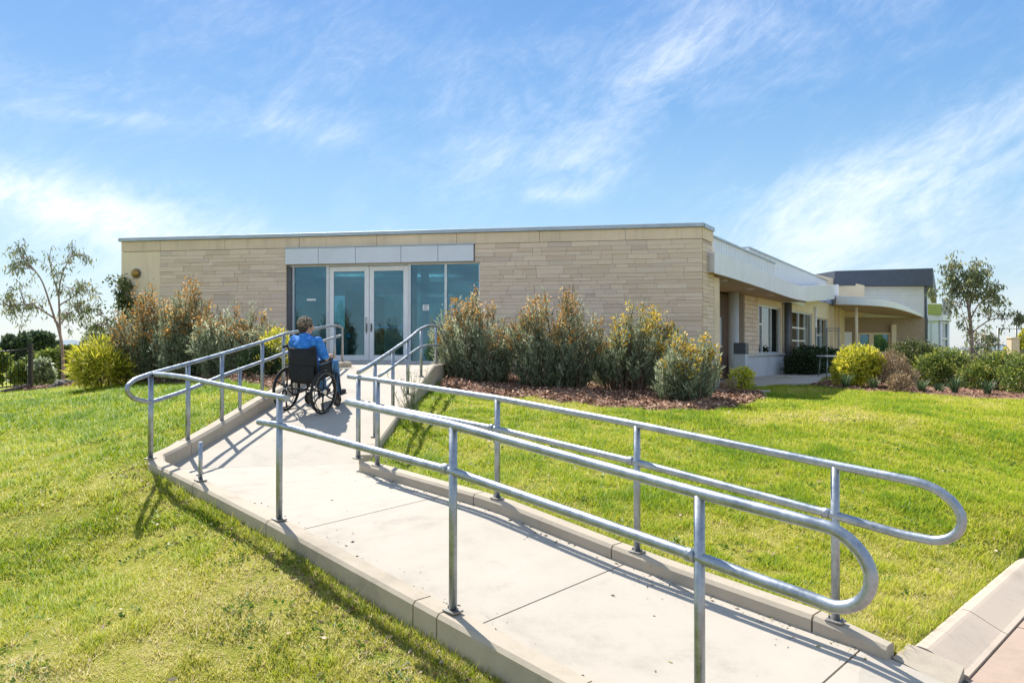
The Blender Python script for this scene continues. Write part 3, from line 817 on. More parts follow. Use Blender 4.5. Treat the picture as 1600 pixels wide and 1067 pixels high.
# entrance glazing
SI, HD = -0.33, 2.04
GY0 = 0.09
bbox('frame_head', M['anod'], AL, AR, GY0, GY0+0.10, HD, HD+0.045)
bbox('frame_sill', M['anod'], AL, AR, GY0-0.01, GY0+0.11, SI-0.03, SI+0.035)
for a0, a1 in ((AL+0.1, AL+0.155), (5.56, 5.63), (7.655, 7.73), (8.575, 8.635), (AR-0.05, AR-0.004)):
    bbox('mullion', M['anod'], a0, a1, GY0, GY0+0.10, SI+0.036, HD-0.001)
bbox('jamb', M['darkgrey'], AL, AL+0.098, 0.02, 0.19, SI, HD-0.002)
for a0, a1 in ((AL+0.157, 5.558), (7.732, 8.573), (8.637, AR-0.052)):
    bbox('window_pane', M['glass'], a0, a1, GY0+0.045, GY0+0.053, SI+0.037, HD-0.002)
for k, (a0, a1) in enumerate(((5.632, 6.66), (6.672, 7.653))):
    d = MB(); z0, z1 = SI+0.045, HD-0.012; st = 0.115; y0, y1 = GY0+0.02, GY0+0.07
    d.rbox(a0, a0+st, y0, y1, L(z0), L(z1), 0.004); d.rbox(a1-st, a1, y0, y1, L(z0), L(z1), 0.004)
    d.rbox(a0+st+.001, a1-st-.001, y0, y1, L(z1-0.12), L(z1), 0.004); d.rbox(a0+st+.001, a1-st-.001, y0, y1, L(z0), L(z0+0.13), 0.004)
    dr = d.build('glass_door', M['white_al'], mb_root)
    bbox('door_pane', M['glass'], a0+st-.004, a1-st+.004, GY0+0.04, GY0+0.048, z0+0.125, z1-0.115, parent=dr)
    h = MB(); hx = a1-0.055 if k == 0 else a0+0.055
    h.rbox(hx-0.02, hx+0.02, y0-0.012, y0, L(0.42), L(0.62), 0.004)
    h.tube([(hx, y0-0.012, L(0.38 if k == 0 else 0.5)), (hx, y0-0.055, L(0.4 if k == 0 else 0.5)), (hx, y0-0.055, L(0.75 if k == 0 else 0.58)), (hx, y0-0.012, L(0.77 if k == 0 else 0.58))], 0.010, 8)
    h.build('handle', M['darkgrey'] if k else M['galv_dark'], dr)
    if k == 1: bbox('push_bar', M['anod'], a0+st, a1-st, GY0+0.085, GY0+0.125, 0.50, 0.56, parent=dr, ch=0.008)
    else:
        bbox('lock_plate', M['paper'], a0+0.45, a0+0.53, GY0+0.052, GY0+0.06, 0.28, 0.37, parent=dr)
# room behind the glass
bbox('room_floor', M['int_floor'], 0.35, 14.0, 0.31, 5.29, -0.6, SI-0.02)
bbox('room_ceiling', M['int_white'], 0.35, 14.0, 0.31, 5.29, 2.2, 2.3)
bbox('partition', M['int_wall'], 2.9, 3.0, 0.32, 5.29, SI-0.02, 2.19)
bbox('partition', M['int_wall'], 11.2, 11.3, 0.32, 5.29, SI-0.02, 2.19)
bbox('partition', M['int_dark'], 5.2, 5.3, 2.2, 5.2, SI-0.02, 1.62)
bbox('rear_door', M['int_wall'], 5.86, 6.54, 5.36, 5.40, -0.36, 1.74)
bbox('door_surround', M['int_white'], 5.86, 5.98, 5.18, 5.29, SI-0.02, 1.74)
bbox('ceiling_beam', M['int_white'], 3.0, 11.2, 2.6, 2.9, 1.55, 1.85)
bbox('room_column', M['int_dark'], 7.0, 7.2, 2.2, 2.4, SI, 2.19)
bbox('room_column', M['int_white'], 7.25, 7.42, 2.6, 2.8, SI, 2.19)
bbox('room_column', M['int_white'], 6.05, 6.2, 1.5, 1.65, SI, 1.55)
bbox('counter', M['int_white'], 3.4, 4.9, 1.9, 2.5, SI, 0.72)
bbox('bulkhead', M['int_white'], 7.5, 11.1, 2.0, 2.2, 1.22, 1.38)
bbox('reception_desk', M['int_white'], 8.3, 11.0, 2.4, 3.0, SI, 0.75)
bbox('cabinet', M['int_dark'], 9.6, 10.8, 4.6, 5.0, SI, 1.3)
bbox('cabinet', M['int_white'], 4.9, 5.4, 1.4, 1.9, SI, 0.55)
bbox('added_rear_pane', M['glass_wing'], 7.35, 10.2, 5.38, 5.39, 0.55, 1.6)  # rear windows added to light the room from behind
bbox('added_rear_pane', M['glass_wing'], 3.4, 5.0, 5.38, 5.39, 0.3, 1.7)
for a_ in (8.3, 9.25): bbox('added_rear_mullion', M['int_white'], a_-0.03, a_+0.03, 5.34, 5.377, 0.55, 1.6)
for a0, y0 in ((4.2, 3.9), (6.3, 4.4), (9.15, 1.5), (7.9, 4.2)):
    bbox('strip_and_fill_light', M['lit'], a0, a0+1.2, y0, y0+0.09, 1.86, 1.91)  # only the front strip is a visible lamp; the others are added fill
# things fixed to the facade
fm = Matrix.Translation((F0.x, F0.y, ZC)) @ Matrix.Rotation(FANG, 4, 'Z')
def fthing(mb, name, mat, a, z, parent=None, **kw):
    """mesh given in facade coordinates around its own centre (a, z)"""
    o = mb.build(name, mat, parent, **kw)
    if parent is None: o.location = fm @ Vector((a, 0, z)); o.rotation_euler = (0, 0, FANG)
    return o
lm = MB(); lm.tube([(0, -0.002, 0), (0, -0.04, 0)], [0.125, 0.125], 24)
lamp = fthing(lm, 'wall_light', M['galv_dark'], 0.44, 1.94, label='round bronze bulkhead light on the plain wall panel at the left end', cat='wall light')
l2 = MB(); l2.tube([(0, -0.041, 0), (0, -0.085, 0), (0, -0.11, 0), (0, -0.118, 0)], [0.105, 0.10, 0.07, 0.02], 24)
l2.build('lens', M['bronze'], lamp)
def notice(name, a0, a1, z0, z1, mat, lines, **kw):
    y = GY0+0.044; ac, zc = (a0+a1)/2, (z0+z1)/2
    n_ = MB(); n_.box(a0-ac, a1-ac, y-0.003, y-0.0005, z0-zc, z1-zc)
    o_ = fthing(n_, name, mat, ac, zc, **kw)
    for k in range(lines):
        zz = (z1-zc)-(z1-z0)*(k+0.7)/(lines+0.4); b_ = MB()
        b_.box((a0-ac)*0.7, (a1-ac)*(0.75-0.35*(k % 2)), y-0.0045, y-0.0032, zz-0.008, zz+0.008)
        fthing(b_, 'printed_line', M['ink'], ac, zc, parent=o_)
notice('paper_notice', 8.02, 8.18, 0.93, 1.07, M['paper'], 3, label='square white paper notice stuck on the pane right of the doors', cat='notice')
notice('paper_notice', 4.98+0.05, 5.22+0.05, 1.20, 1.245, M['paper'], 0, label='narrow white strip sticker on the pane left of the doors', cat='notice')
notice('window_sticker', 8.70, 8.90, 1.16, 1.24, M['orange'], 0, label='orange strip sticker on the far right pane beside the shrub', cat='sticker')

# ------------------------------------------------------------------ the wing along the right
wg = empty('wing_building', (W0.x, W0.y, ZC-BZ), WANG, label='long cream wing with white metal roof edge and windows behind the stone corner', cat='building')
winv = Matrix.Rotation(-WANG, 4, 'Z') @ Matrix.Translation((-W0.x, -W0.y, -(ZC-BZ)))
WO = Vector((3.9, 19.1)); WW = Vector((0.540, 0.841)).normalized()
MWW = winv @ Matrix.Translation((WO.x, WO.y, ZC-BZ)) @ Matrix.Rotation(math.atan2(WW.y, WW.x), 4, 'Z')
def wfin(mb, name, mat, parent=None, **kw):
    """wall pieces are given along the set-back wall line"""
    mb.v = [tuple(MWW @ Vector(v)) for v in mb.v]; return mb.build(name, mat, parent or wg, **kw)
def wbox(name, mat, x0, x1, y0, y1, z0, z1, parent=None, ch=0.0, **kw):
    mb = MB()
    (mb.rbox if ch else mb.box)(x0, x1, y0, y1, L(z0), L(z1), *([ch] if ch else []))
    return wfin(mb, name, mat, parent, **kw)
SOF = 1.75
wbox('wall', M['cream'], 1.2, 5.2, 0.35, 0.5, -1.6, SOF-0.004)
wbox('side_door', M['white_metal'], 3.75, 4.5, 0.30, 0.345, -0.9, 1.05)
wbox('meter_cupboard', M['greyconc'], 3.2, 4.6, 0.12, 0.295, 0.02, 0.95, ch=0.01)
wbox('wall', M['brown'], 5.2, 6.58, 0.45, 0.6, -1.6, SOF-0.004)
wbox('wall', M['mortar'], 6.58, 8.24, 0.02, 0.3, -0.17, SOF-0.004)
fb = MB(); rs2 = random.Random(9)
for k in range(13):
    z0 = -0.16+k*0.146; off = 0.3*(k % 2)
    for j in range(-1, 4):
        x0 = max(6.58, 6.58+j*0.6+off); x1 = min(8.24, 6.58+(j+1)*0.6+off-0.012)
        if x1-x0 > 0.05 and z0+0.135 < SOF: fb.rbox(x0, x1, -0.012-rs2.uniform(0, .01), 0.03, L(z0), L(z0+0.135), 0.004)
wfin(fb, 'block_facing', M['stone_i'], kind='stuff')
wbox('base_wall', M['greyconc'], 6.2, 11.5, -0.06, 0.3, -1.6, -0.235)
wbox('sill', M['anod'], 6.15, 11.55, -0.12, 0.02, -0.232, -0.172, ch=0.006)
WH = 1.52
wbox('wall', M['cream'], 8.24, 11.45, 0.02, 0.3, WH, SOF-0.004)
wbox('wall', M['cream'], 11.45, 12.3, 0.02, 0.3, -1.6, SOF-0.004)
wbox('wall', M['cream'], 12.3, 17.0, 0.02, 0.3, WH, SOF+0.4)
wbox('base_wall', M['cream'], 12.3, 17.7, 0.0, 0.3, -1.6, -0.26)
wbox('sill', M['anod'], 12.2, 17.6, -0.08, 0.02, -0.257, -0.2, ch=0.006)
wbox('wall', M['cream'], 17.0, 17.7, 0.02, 0.3, -0.2, SOF+0.4)
wbox('wall', M['cream'], 17.7, 20.6, 0.02, 0.3, 1.40, SOF+0.4)
wbox('wall', M['cream'], 20.6, 25.0, 0.02, 0.3, -1.6, SOF+0.4)
for x0, x1 in ((21.0, 21.25), (21.9, 22.15), (22.8, 23.1)): wbox('pilaster', M['cream'], x0, x1, -0.12, 0.02, -1.6, SOF+0.3)
wbox('room_back', M['int_wall'], 5.3, 25.4, 3.8, 3.9, -1.6, SOF)
wbox('room_floor', M['int_floor'], 5.3, 25.4, 0.62, 3.78, -1.6, -0.9)
wbox('blind', M['cream'], 9.3, 11.4, 0.45, 0.47, -0.15, 1.5)
def wwindow(x0, x1, z0, z1, vs, hs, mat=M['anod'], gl=M['glass_wing']):
    fr_ = MB(); w_ = 0.06; y0, y1 = 0.07, 0.16
    fr_.box(x0, x0+w_, y0, y1, L(z0), L(z1)); fr_.box(x1-w_, x1, y0, y1, L(z0), L(z1))
    fr_.box(x0+w_, x1-w_, y0, y1, L(z0), L(z0+w_)); fr_.box(x0+w_, x1-w_, y0, y1, L(z1-w_), L(z1))
    wi = wfin(fr_, 'window', mat)
    xs = [x0+w_]+list(vs)+[x1-w_]
    for v in vs:
        b_ = MB(); b_.box(v-0.035, v+0.035, y0-0.004, y1-0.004, L(z0+w_), L(z1-w_)); wfin(b_, 'mullion', mat, wi)
    for (i, zz) in hs:
        b_ = MB(); b_.box(xs[i]+0.036, xs[i+1]-0.036, y0-0.002, y1-0.006, L(zz-0.03), L(zz+0.03)); wfin(b_, 'transom', mat, wi)
    for i in range(len(xs)-1):
        b_ = MB(); b_.box(xs[i], xs[i+1], 0.11, 0.118, L(z0+w_), L(z1-w_)); wfin(b_, 'pane', gl, wi)
wwindow(8.24, 11.45, -0.17, WH, [9.0, 10.2], [(0, 0.85)])
wwindow(12.3, 17.0, -0.2, WH, [14.6, 15.8], [(0, 0.85), (0, 0.33), (1, 0.85), (1, 0.33)])
wwindow(17.7, 20.6, -0.9, 1.40, [19.2], [(0, 0.62)])
wbox('door_panel', M['white_metal'], 17.85, 19.15, 0.2, 0.23, -0.9, 0.6)
# columns under the canopy
def wcol(x, y, r, z0, z1, mat, name='column'):
    mb = MB(); mb.tube([(x, y, L(z0)), (x, y, L(z1))], r, 18); wfin(mb, name, mat)
wcol(5.42, 0.0, 0.16, -1.3, SOF-0.004, M['greyconc'])
wcol(11.75, -0.14, 0.11, -1.3, SOF-0.004, M['darkgrey'])
wcol(12.15, -0.16, 0.06, -1.3, SOF-0.004, M['brown'])
# upper cladding with ribs
def ribbed(x0, x1, y, z0, z1a, z1b, depth, name='roof_cladding', step=0.25):
    mb = MB()
    mb.prism([(x0, y), (x1, y), (x1, y+depth), (x0, y+depth)], [L(z0)]*4, [L(z1a), L(z1b), L(z1b), L(z1a)])
    o_ = mb.build(name, M['white_metal'], wg)
    rbm = MB(); x = x0+0.1
    while x < x1-0.1:
        zt = z1a+(z1b-z1a)*(x-x0)/(x1-x0)
        rbm.box(x-0.009, x+0.009, y-0.007, y-0.0005, L(z0+0.01), L(zt-0.02)); x += step
    rbm.build('cladding_rib', M['white_metal'], o_, kind='stuff')
    tp = MB(); tp.prism([(x0-0.03, y-0.04), (x1+0.03, y-0.04), (x1+0.03, y+0.2), (x0-0.03, y+0.2)], [L(z1a+0.002), L(z1b+0.002)]*1+[L(z1b+0.002), L(z1a+0.002)], [L(z1a+0.05), L(z1b+0.05), L(z1b+0.05), L(z1a+0.05)])
    tp.build('roof_capping', M['coping'], o_)
ribbed(0.45, 8.2, 0.12, SOF+0.02, 2.70, 2.80, 3.0)
ribbed(7.0, 26.0, 0.7, SOF+0.4, 3.22, 3.60, 5.0)
mb = MB(); mb.box(0.45, 26, 0.35, 8, L(SOF+0.02), L(SOF+0.3)); mb.build('roof', M['white_metal'], wg)
mb = MB(); mb.tube([(17.35, -0.06, L(-1.1)), (17.35, -0.06, L(1.85))], 0.045, 10); wfin(mb, 'downpipe', M['white_al'])
mb = MB(); mb.tube([(3.05, 0.28, L(-1.1)), (3.05, 0.28, L(SOF-0.01))], 0.04, 10); wfin(mb, 'downpipe', M['white_al'])
# curved canopy: soffit tan, fascia white
outer = [Vector((4.62, 17.55)), Vector((5.65, 19.30)), Vector((7.1, 21.85)), Vector((8.45, 24.3)), Vector((9.75, 26.6)), Vector((10.72, 28.0)), Vector((10.9, 28.75))]
innr = [W0-rn*0.6, WO+WW*4+Vector((-WW.y, WW.x))*0.3, WO+WW*11.6+Vector((-WW.y, WW.x))*0.3]
def dense(pts, n=5):
    out_ = []
    P = [pts[0]]+list(pts)+[pts[-1]]
    for i in range(1, len(P)-2):
        for k in range(n):
            s = k/n; a, b, c, d = P[i-1], P[i], P[i+1], P[i+2]
            out_.append(0.5*((2*b)+(c-a)*s+(2*a-5*b+4*c-d)*s*s+(3*b-a-3*c+d)*s**3))
    out_.append(pts[-1]); return out_
od = dense(outer)
can = MB(); poly = [XY(p) for p in od]+[XY(p) for p in innr[::-1]]
can.prism(poly, ZC+SOF+0.012, ZC+SOF+0.46); can.v = [tuple(winv @ Vector(v)) for v in can.v]
cano = can.build('canopy', M['white_metal'], wg)
sf = MB(); sf.prism(poly, ZC+SOF, ZC+SOF+0.010); sf.v = [tuple(winv @ Vector(v)) for v in sf.v]
sf.build('soffit', M['soffit'], cano)
fs_ = MB(); n_ = len(od); vs = []
for i, p_ in enumerate(od):
    tdir = (od[min(i+1, n_-1)]-od[max(i-1, 0)]).normalized(); nr = Vector((tdir.y, -tdir.x))
    for (o_, z) in ((0.0, SOF-0.02), (0.025, SOF-0.02), (0.025, SOF+0.49), (0.0, SOF+0.49)):
        q = p_+nr*(o_+0.002); vs.append((q.x, q.y, ZC+z))
ff = [(4*i+k, 4*(i+1)+k, 4*(i+1)+(k+1) % 4, 4*i+(k+1) % 4) for i in range(n_-1) for k in range(4)]+[(3, 2, 1, 0), (4*n_-4, 4*n_-3, 4*n_-2, 4*n_-1)]
fs_.add([tuple(winv @ Vector(v)) for v in vs], ff); fs_.build('fascia', M['white_metal'], cano)
for i in range(6, n_-2, 6):     # panel joints in the fascia
    p_ = od[i]; tdir = (od[i+1]-od[i-1]).normalized(); nr = Vector((tdir.y, -tdir.x)); j_ = MB()
    q0, q1 = p_+nr*0.0265-tdir*0.006, p_+nr*0.0265+tdir*0.006; q2, q3 = q1+nr*0.004, q0+nr*0.004
    j_.prism([XY(q0), XY(q1), XY(q2), XY(q3)], ZC+SOF-0.01, ZC+SOF+0.48); j_.v = [tuple(winv @ Vector(v)) for v in j_.v]; j_.build('cover_strip', M['anod'], cano)
dl = MB()
for p_ in (Vector((5.4, 19.6)), Vector((6.9, 22.3)), Vector((8.4, 25.0))):
    dl.tube([(p_.x, p_.y, ZC+SOF-0.001), (p_.x, p_.y, ZC+SOF-0.02)], 0.11, 16)
dl.v = [tuple(winv @ Vector(v)) for v in dl.v]; dl.build('downlight', M['white_al'], cano, kind='stuff')
# raking fascia beyond the canopy
e0, e1 = Vector((10.75, 28.1)), Vector((16.0, 37.6)); er = Vector(((e1-e0).y, -(e1-e0).x)).normalized()
rk = MB()
rk.prism([XY(e0), XY(e1), XY(e1-er*0.9), XY(e0-er*0.9)], [ZC+1.72, ZC+2.46, ZC+2.46, ZC+1.72], [ZC+2.30, ZC+3.15, ZC+3.15, ZC+2.30])
rk.v = [tuple(winv @ Vector(v)) for v in rk.v]; rk.build('raking_fascia', M['white_metal'], wg)

# ------------------------------------------------------------------ far block with the dark roof
fb0, fb1 = Vector((16.9, 41.0)), Vector((22.1, 41.0)); fb2 = fb1+WD*18; fb3 = Vector((14, 60))
fo = empty('far_building', (fb1.x, fb1.y, ZC-1.0), 0, label='distant block with dark slate-blue roof band, white boards and a green balcony', cat='building')
finv = Matrix.Translation(-fo.location)
def fbuild(mb, name, mat, parent=None, **kw):
    mb.v = [tuple(finv @ Vector(v)) for v in mb.v]; return mb.build(name, mat, parent or fo, **kw)
def fprism(pts, z0, z1, name, mat, parent=None):
    mb = MB(); mb.prism([XY(p) for p in pts], [ZC+z for z in z0] if isinstance(z0, list) else ZC+z0, [ZC+z for z in z1] if isinstance(z1, list) else ZC+z1)
    return fbuild(mb, name, mat, parent)
vx, vy = Vector((1, 0)), Vector((0, 1)); wr = Vector((WD.y, -WD.x))
fprism([fb0, fb1, fb2, fb3], -1.3, 1.66, 'wall', M['tan'])
fprism([fb0+vy*.06, fb1+vy*.06-vx*.03, fb2-wr*.03, fb3], 1.664, 3.34, 'wall', M['board'])
wbm = MB()
for k in range(11):
    z = 1.70+k*0.148; wbm.prism([XY(fb0+vx*1.9+vy*.02), XY(fb1+vy*.02-vx*.06), XY(fb1+vy*.058-vx*.06), XY(fb0+vx*1.9+vy*.058)], ZC+z, ZC+z+0.135)
fbuild(wbm, 'weatherboard_cladding', M['board'], kind='stuff')
fprism([fb1-vx*.04-vy*.02, fb1+wr*.05-vy*.02, fb1+wr*.05+vy*.1, fb1-vx*.04+vy*.1], -1.3, 3.34, 'corner_trim', M['darkgrey'])
ro = 0.35
fprism([fb0+vx*0.2-vy*ro, fb1+vx*.2-vy*ro, fb1+wr*ro+vy*.0, fb2+wr*ro, fb3], 3.345, [4.12, 4.27, 4.27, 4.3, 4.2], 'roof_band', M['slate'])
fprism([fb0-vx*.9-vy*.1, fb0+vx*1.75-vy*.4, fb0+vx*1.75+vy*.05, fb0-vx*.9+vy*.3], 1.7, [4.0, 3.35, 3.35, 4.0], 'curved_gable', M['cream'])
# white return wall with fine white brick pattern
fprism([fb1+wr*.005+vy*.15, fb2+wr*.005, fb2+wr*.06, fb1+wr*.06+vy*.15], -1.3, 3.34, 'return_wall', M['white_metal'])
# windows under the canopy
def fwin(x0, x1, z0, z1, y=41.0, gl=M['glass'], mat=M['cream'], mull=()):
    f_ = MB(); b = 0.09
    for (a0, a1, c0, c1) in ((x0, x0+b, z0, z1), (x1-b, x1, z0, z1), (x0+b, x1-b, z0, z0+b), (x0+b, x1-b, z1-b, z1)): f_.box(a0, a1, y-0.09, y-0.004, ZC+c0, ZC+c1)
    for v in mull: f_.box(v-0.12, v+0.12, y-0.088, y-0.004, ZC+z0+b, ZC+z1-b)
    wi = fbuild(f_, 'window', mat); p_ = MB(); p_.box(x0+b, x1-b, y-0.05, y-0.03, ZC+z0+b, ZC+z1-b); fbuild(p_, 'pane', gl, wi)
fwin(18.45, 20.15, -0.25, 0.86, mull=(19.15,))
f_ = MB(); f_.box(20.15, 20.4, 40.75, 40.94, ZC-1.0, ZC+1.3); fbuild(f_, 'column', M['cream'])
f_ = MB(); f_.tube([(16.15, 36.0, ZC-1.0), (16.15, 36.0, ZC+2.0)], 0.07, 12); fbuild(f_, 'canopy_post', M['cream'])
f_ = MB(); f_.box(17.6, 18.1, 40.9, 40.96, ZC-1.0, ZC+0.9); fbuild(f_, 'side_door', M['white_metal'])
# canopy with a curved white edge
edge = dense([Vector((15.3, 36.2)), Vector((16.2, 35.4)), Vector((17.3, 35.4)), Vector((18.6, 36.6)), Vector((20.2, 38.6)), Vector((21.9, 40.9))], 6)
zs = list(np.linspace(2.10, 1.68, len(edge)))
cz0 = [ZC+z for z in zs]; cz1 = [ZC+z+0.42-0.3*i/(len(edge)-1) for i, z in enumerate(zs)]
bk = [Vector((21.8, 41.3)), Vector((16.6, 41.3))]
cm = MB(); cm.prism([XY(p) for p in edge+bk], cz0+[ZC+1.68, ZC+2.1], cz1+[ZC+1.8, ZC+2.5]); fcan = fbuild(cm, 'canopy', M['white_metal'])
cm = MB(); cm.prism([XY(p-vy*-.05) for p in edge]+[XY(p) for p in bk], [z-0.02 for z in cz0]+[ZC+1.66, ZC+2.08], [z-0.004 for z in cz0]+[ZC+1.676, ZC+2.096]); fbuild(cm, 'soffit', M['soffit'], fcan)
# bay and balcony on the return wall
def wallp(s, o_): return fb1+WD*s+wr*o_
bay = [wallp(1.2, 0.07), wallp(1.6, 0.8), wallp(2.8, 1.2), wallp(4.2, 1.2), wallp(5.6, 0.9), wallp(6.2, 0.07)]
fprism(bay, 1.55, 1.85, 'balcony_slab', M['white_metal'])
fprism([wallp(1.3, 0.07), wallp(1.3, 0.7), wallp(2.6, 0.75), wallp(2.6, 0.07)], 1.86, 2.45, 'balcony_panel', M['lime'])
gbm = MB()
for a_, b_ in zip(bay[1:-2], bay[2:-1]): gbm.prism([XY(a_), XY(b_), XY(b_-wr*.03), XY(a_-wr*.03)], ZC+1.86, ZC+2.75)
fbuild(gbm, 'balustrade_glass', M['glass_wing'])
fprism([wallp(1.35, 0.07), wallp(1.7, 0.65), wallp(2.8, 1.0), wallp(4.2, 1.0), wallp(5.5, 0.7), wallp(6.0, 0.07)], -1.3, 1.54, 'bay_window', M['glass_wing'])
fr_ = MB()
bw = [wallp(1.7, 0.67), wallp(2.8, 1.02), wallp(4.2, 1.02), wallp(5.5, 0.72)]
for p_ in bw: fr_.tube([(p_.x, p_.y, ZC-1.2), (p_.x, p_.y, ZC+1.54)], 0.09, 8)
for z in (-0.3, 0.55, 1.45):
    for a_, b_ in zip(bw[:-1], bw[1:]): fr_.tube([(a_.x, a_.y, ZC+z), (b_.x, b_.y, ZC+z)], 0.06, 8)
fbuild(fr_, 'bay_frame', M['white_al'])

# ------------------------------------------------------------------ patio, fences and small fittings
def sheet(poly, z, name, mat, thick=0.12, **kw):
    mb = MB(); mb.prism(poly, z-thick, z); return mb.build(name, mat, None, **kw)
sheet([(5.35, 17.9), (6.2, 18.9), (7.0, 20.3), (8.1, 20.6), (9.0, 22.5), (10.5, 26), (22, 40.5), (16.5, 40.8), XY(WO+WW*24), XY(WO+WW*1.0)], ZC-0.925, 'patio', M['slab'], kind='structure')
def place(o, v): o.location = v
# black pool fence at the far left
fp0, fp1 = at(-60, 617, 19.4), at(48, 607, 20.0)
ff_ = empty('picket_fence', fp1, label='black metal picket fence ending at a thick post on the far left', cat='fence')
iv = Matrix.Translation(-fp1)
def fpart(mb, name, mat=M['black_metal']):
    mb.v = [tuple(iv @ Vector(v)) for v in mb.v]; return mb.build(name, mat, ff_)
d3 = fp0-fp1
mb = MB(); mb.rbox(fp1.x-0.045, fp1.x+0.045, fp1.y-0.045, fp1.y+0.045, fp1.z-0.1, fp1.z+1.18, 0.006); fpart(mb, 'post')
mb = MB(); q = fp1+d3*0.62; mb.rbox(q.x-0.03, q.x+0.03, q.y-0.03, q.y+0.03, q.z-0.1, q.z+1.06, 0.005); fpart(mb, 'post')
for z in (0.10, 1.02):
    mb = MB(); mb.tube([fp1+Vector((0, 0, z)), fp0+Vector((0, 0, z))], 0.018, 8); fpart(mb, 'fence_rail')
for k in range(1, 17):
    q = fp1+d3*(k/17); mb = MB(); mb.tube([q+Vector((0, 0, 0.08)), q+Vector((0, 0, 1.05))], 0.0085, 6); fpart(mb, 'picket')
mb = MB(); mb.tube([at(-40, 622, 19.0), at(10, 612, 19.3), at(46, 602, 19.8)], 0.06, 8); e_ = mb.build('timber_edging', simple('weathered sleeper', (0.10, 0.075, 0.06), 0.9, 0, 0.3, 8, 0.4))
tag(e_, 'dark weathered edging log along the foot of the black fence', 'edging')
# mesh fence at the right
fq = empty('mesh_fence', at(1540, 572, 27), label='thin wire mesh fence with tall posts behind the right hand shrubs', cat='fence')
iv2 = Matrix.Translation(-fq.location)
def qpart(mb, name, mat, **kw):
    mb.v = [tuple(iv2 @ Vector(v)) for v in mb.v]; return mb.build(name, mat, fq, **kw)
for px, yt in ((1504, 546), (1537, 545), (1560, 512), (1588, 509), (1615, 545)):
    mb = MB(); b = at(px, 580, 27); a = at(px, yt, 27); mb.tube([b, a], 0.035, 8); qpart(mb, 'post', M['galv_dark'])
for y in (513.5, 547, 561, 574):
    mb = MB(); mb.tube([at(1504 if y > 520 else 1560, y, 27), at(1620, y, 27)], 0.014 if y > 520 else 0.010, 6); qpart(mb, 'fence_rail', M['galv_dark'])
mb = MB()
for k in range(58): x = 1505+k*2; mb.tube([at(x, 547, 27.0), at(x, 574, 27.0)], 0.006, 4)
qpart(mb, 'wire_mesh', M['galv_dark'], kind='stuff')
mb = MB(); b = at(1583, 580, 26.5); mb.rbox(-0.14, 0.14, -0.14, 0.14, 0, 1.12, 0.01); mb.rbox(-0.16, 0.16, -0.16, 0.16, 1.122, 1.17, 0.008)
pl_ = mb.build('masonry_pillar', M['cream'], label='pale square masonry pillar standing in the right hand wire fence', cat='pillar'); place(pl_, b)
# low garden rail in front of the wing
gr = empty('garden_railing', at(1293, 580, 29.0), label='thin wire railing standing in front of the wing windows', cat='railing')
iv3 = Matrix.Translation(-gr.location)
for px in (1275, 1292, 1310):
    mb = MB(); mb.tube([at(px, 583, 29), at(px, 512, 29)], 0.025, 8); mb.v = [tuple(iv3 @ Vector(v)) for v in mb.v]; mb.build('post', M['galv_dark'], gr)
for y in (513, 517):
    mb = MB(); mb.tube([at(1275, y, 29), at(1312, y, 29)], 0.016, 6); mb.v = [tuple(iv3 @ Vector(v)) for v in mb.v]; mb.build('rail', M['galv_dark'], gr)
# outdoor table
tb = at(1306, 589, 26.0); tbl = empty('outdoor_table', tb, label='small pale outdoor table on the patio beside the dark hedge', cat='table')
mb = MB(); mb.rbox(-0.5, 0.5, -0.4, 0.4, 0.69, 0.73, 0.01); mb.build('tabletop', M['white_al'], tbl)
for sx in (-1, 1):
    for sy in (-1, 1): mb = MB(); mb.tube([(sx*.46, sy*.34, -0.05), (sx*.4, sy*.3, 0.69)], 0.018, 8); mb.build('leg', M['galv'], tbl)
# meter box by the corner of the wing and plinth by the corner
ub_ = at(1165, 592, 20.6); mb = MB(); mb.rbox(-0.18, 0.18, -0.15, 0.15, 0, 0.72, 0.01); b = mb.build('service_box', M['greyconc'], label='tall pale service cabinet against the wing beside the round column', cat='cabinet'); place(b, ub_+Vector((-0.12, 0, -0.05))); b.rotation_euler = (0, 0, WANG)
mb = MB(); mb.rbox(-0.19, 0.19, -0.16, 0.16, 0.722, 1.02, 0.012); mb.build('lid', M['darkgrey'], b)
bx = at(1113, 611, 16.4); mb = MB(); mb.rbox(-0.13, 0.13, -0.11, 0.11, -0.1, 0.42, 0.012); mb.rbox(-0.145, 0.145, -0.125, 0.125, 0.422, 0.45, 0.006)
b = mb.build('junction_box', simple('blue-grey painted box', (0.33, 0.40, 0.50), 0.6), label='low blue-grey box at the foot of the stone corner', cat='box'); place(b, bx); b.rotation_euler = (0, 0, ra)
st_ = at(1160, 607, 16.9); mb = MB(); mb.prism([(-0.55, -0.12), (-0.1, -0.3), (0.5, -0.22), (0.62, 0.05), (0.1, 0.25), (-0.45, 0.2)], -0.1, 0.05)
b = mb.build('flat_stone', M['slab'], label='flat pale stone lying at the edge of the mulch by the corner', cat='stone'); place(b, Vector((st_.x, st_.y, gany(st_.x, st_.y)+0.01)))
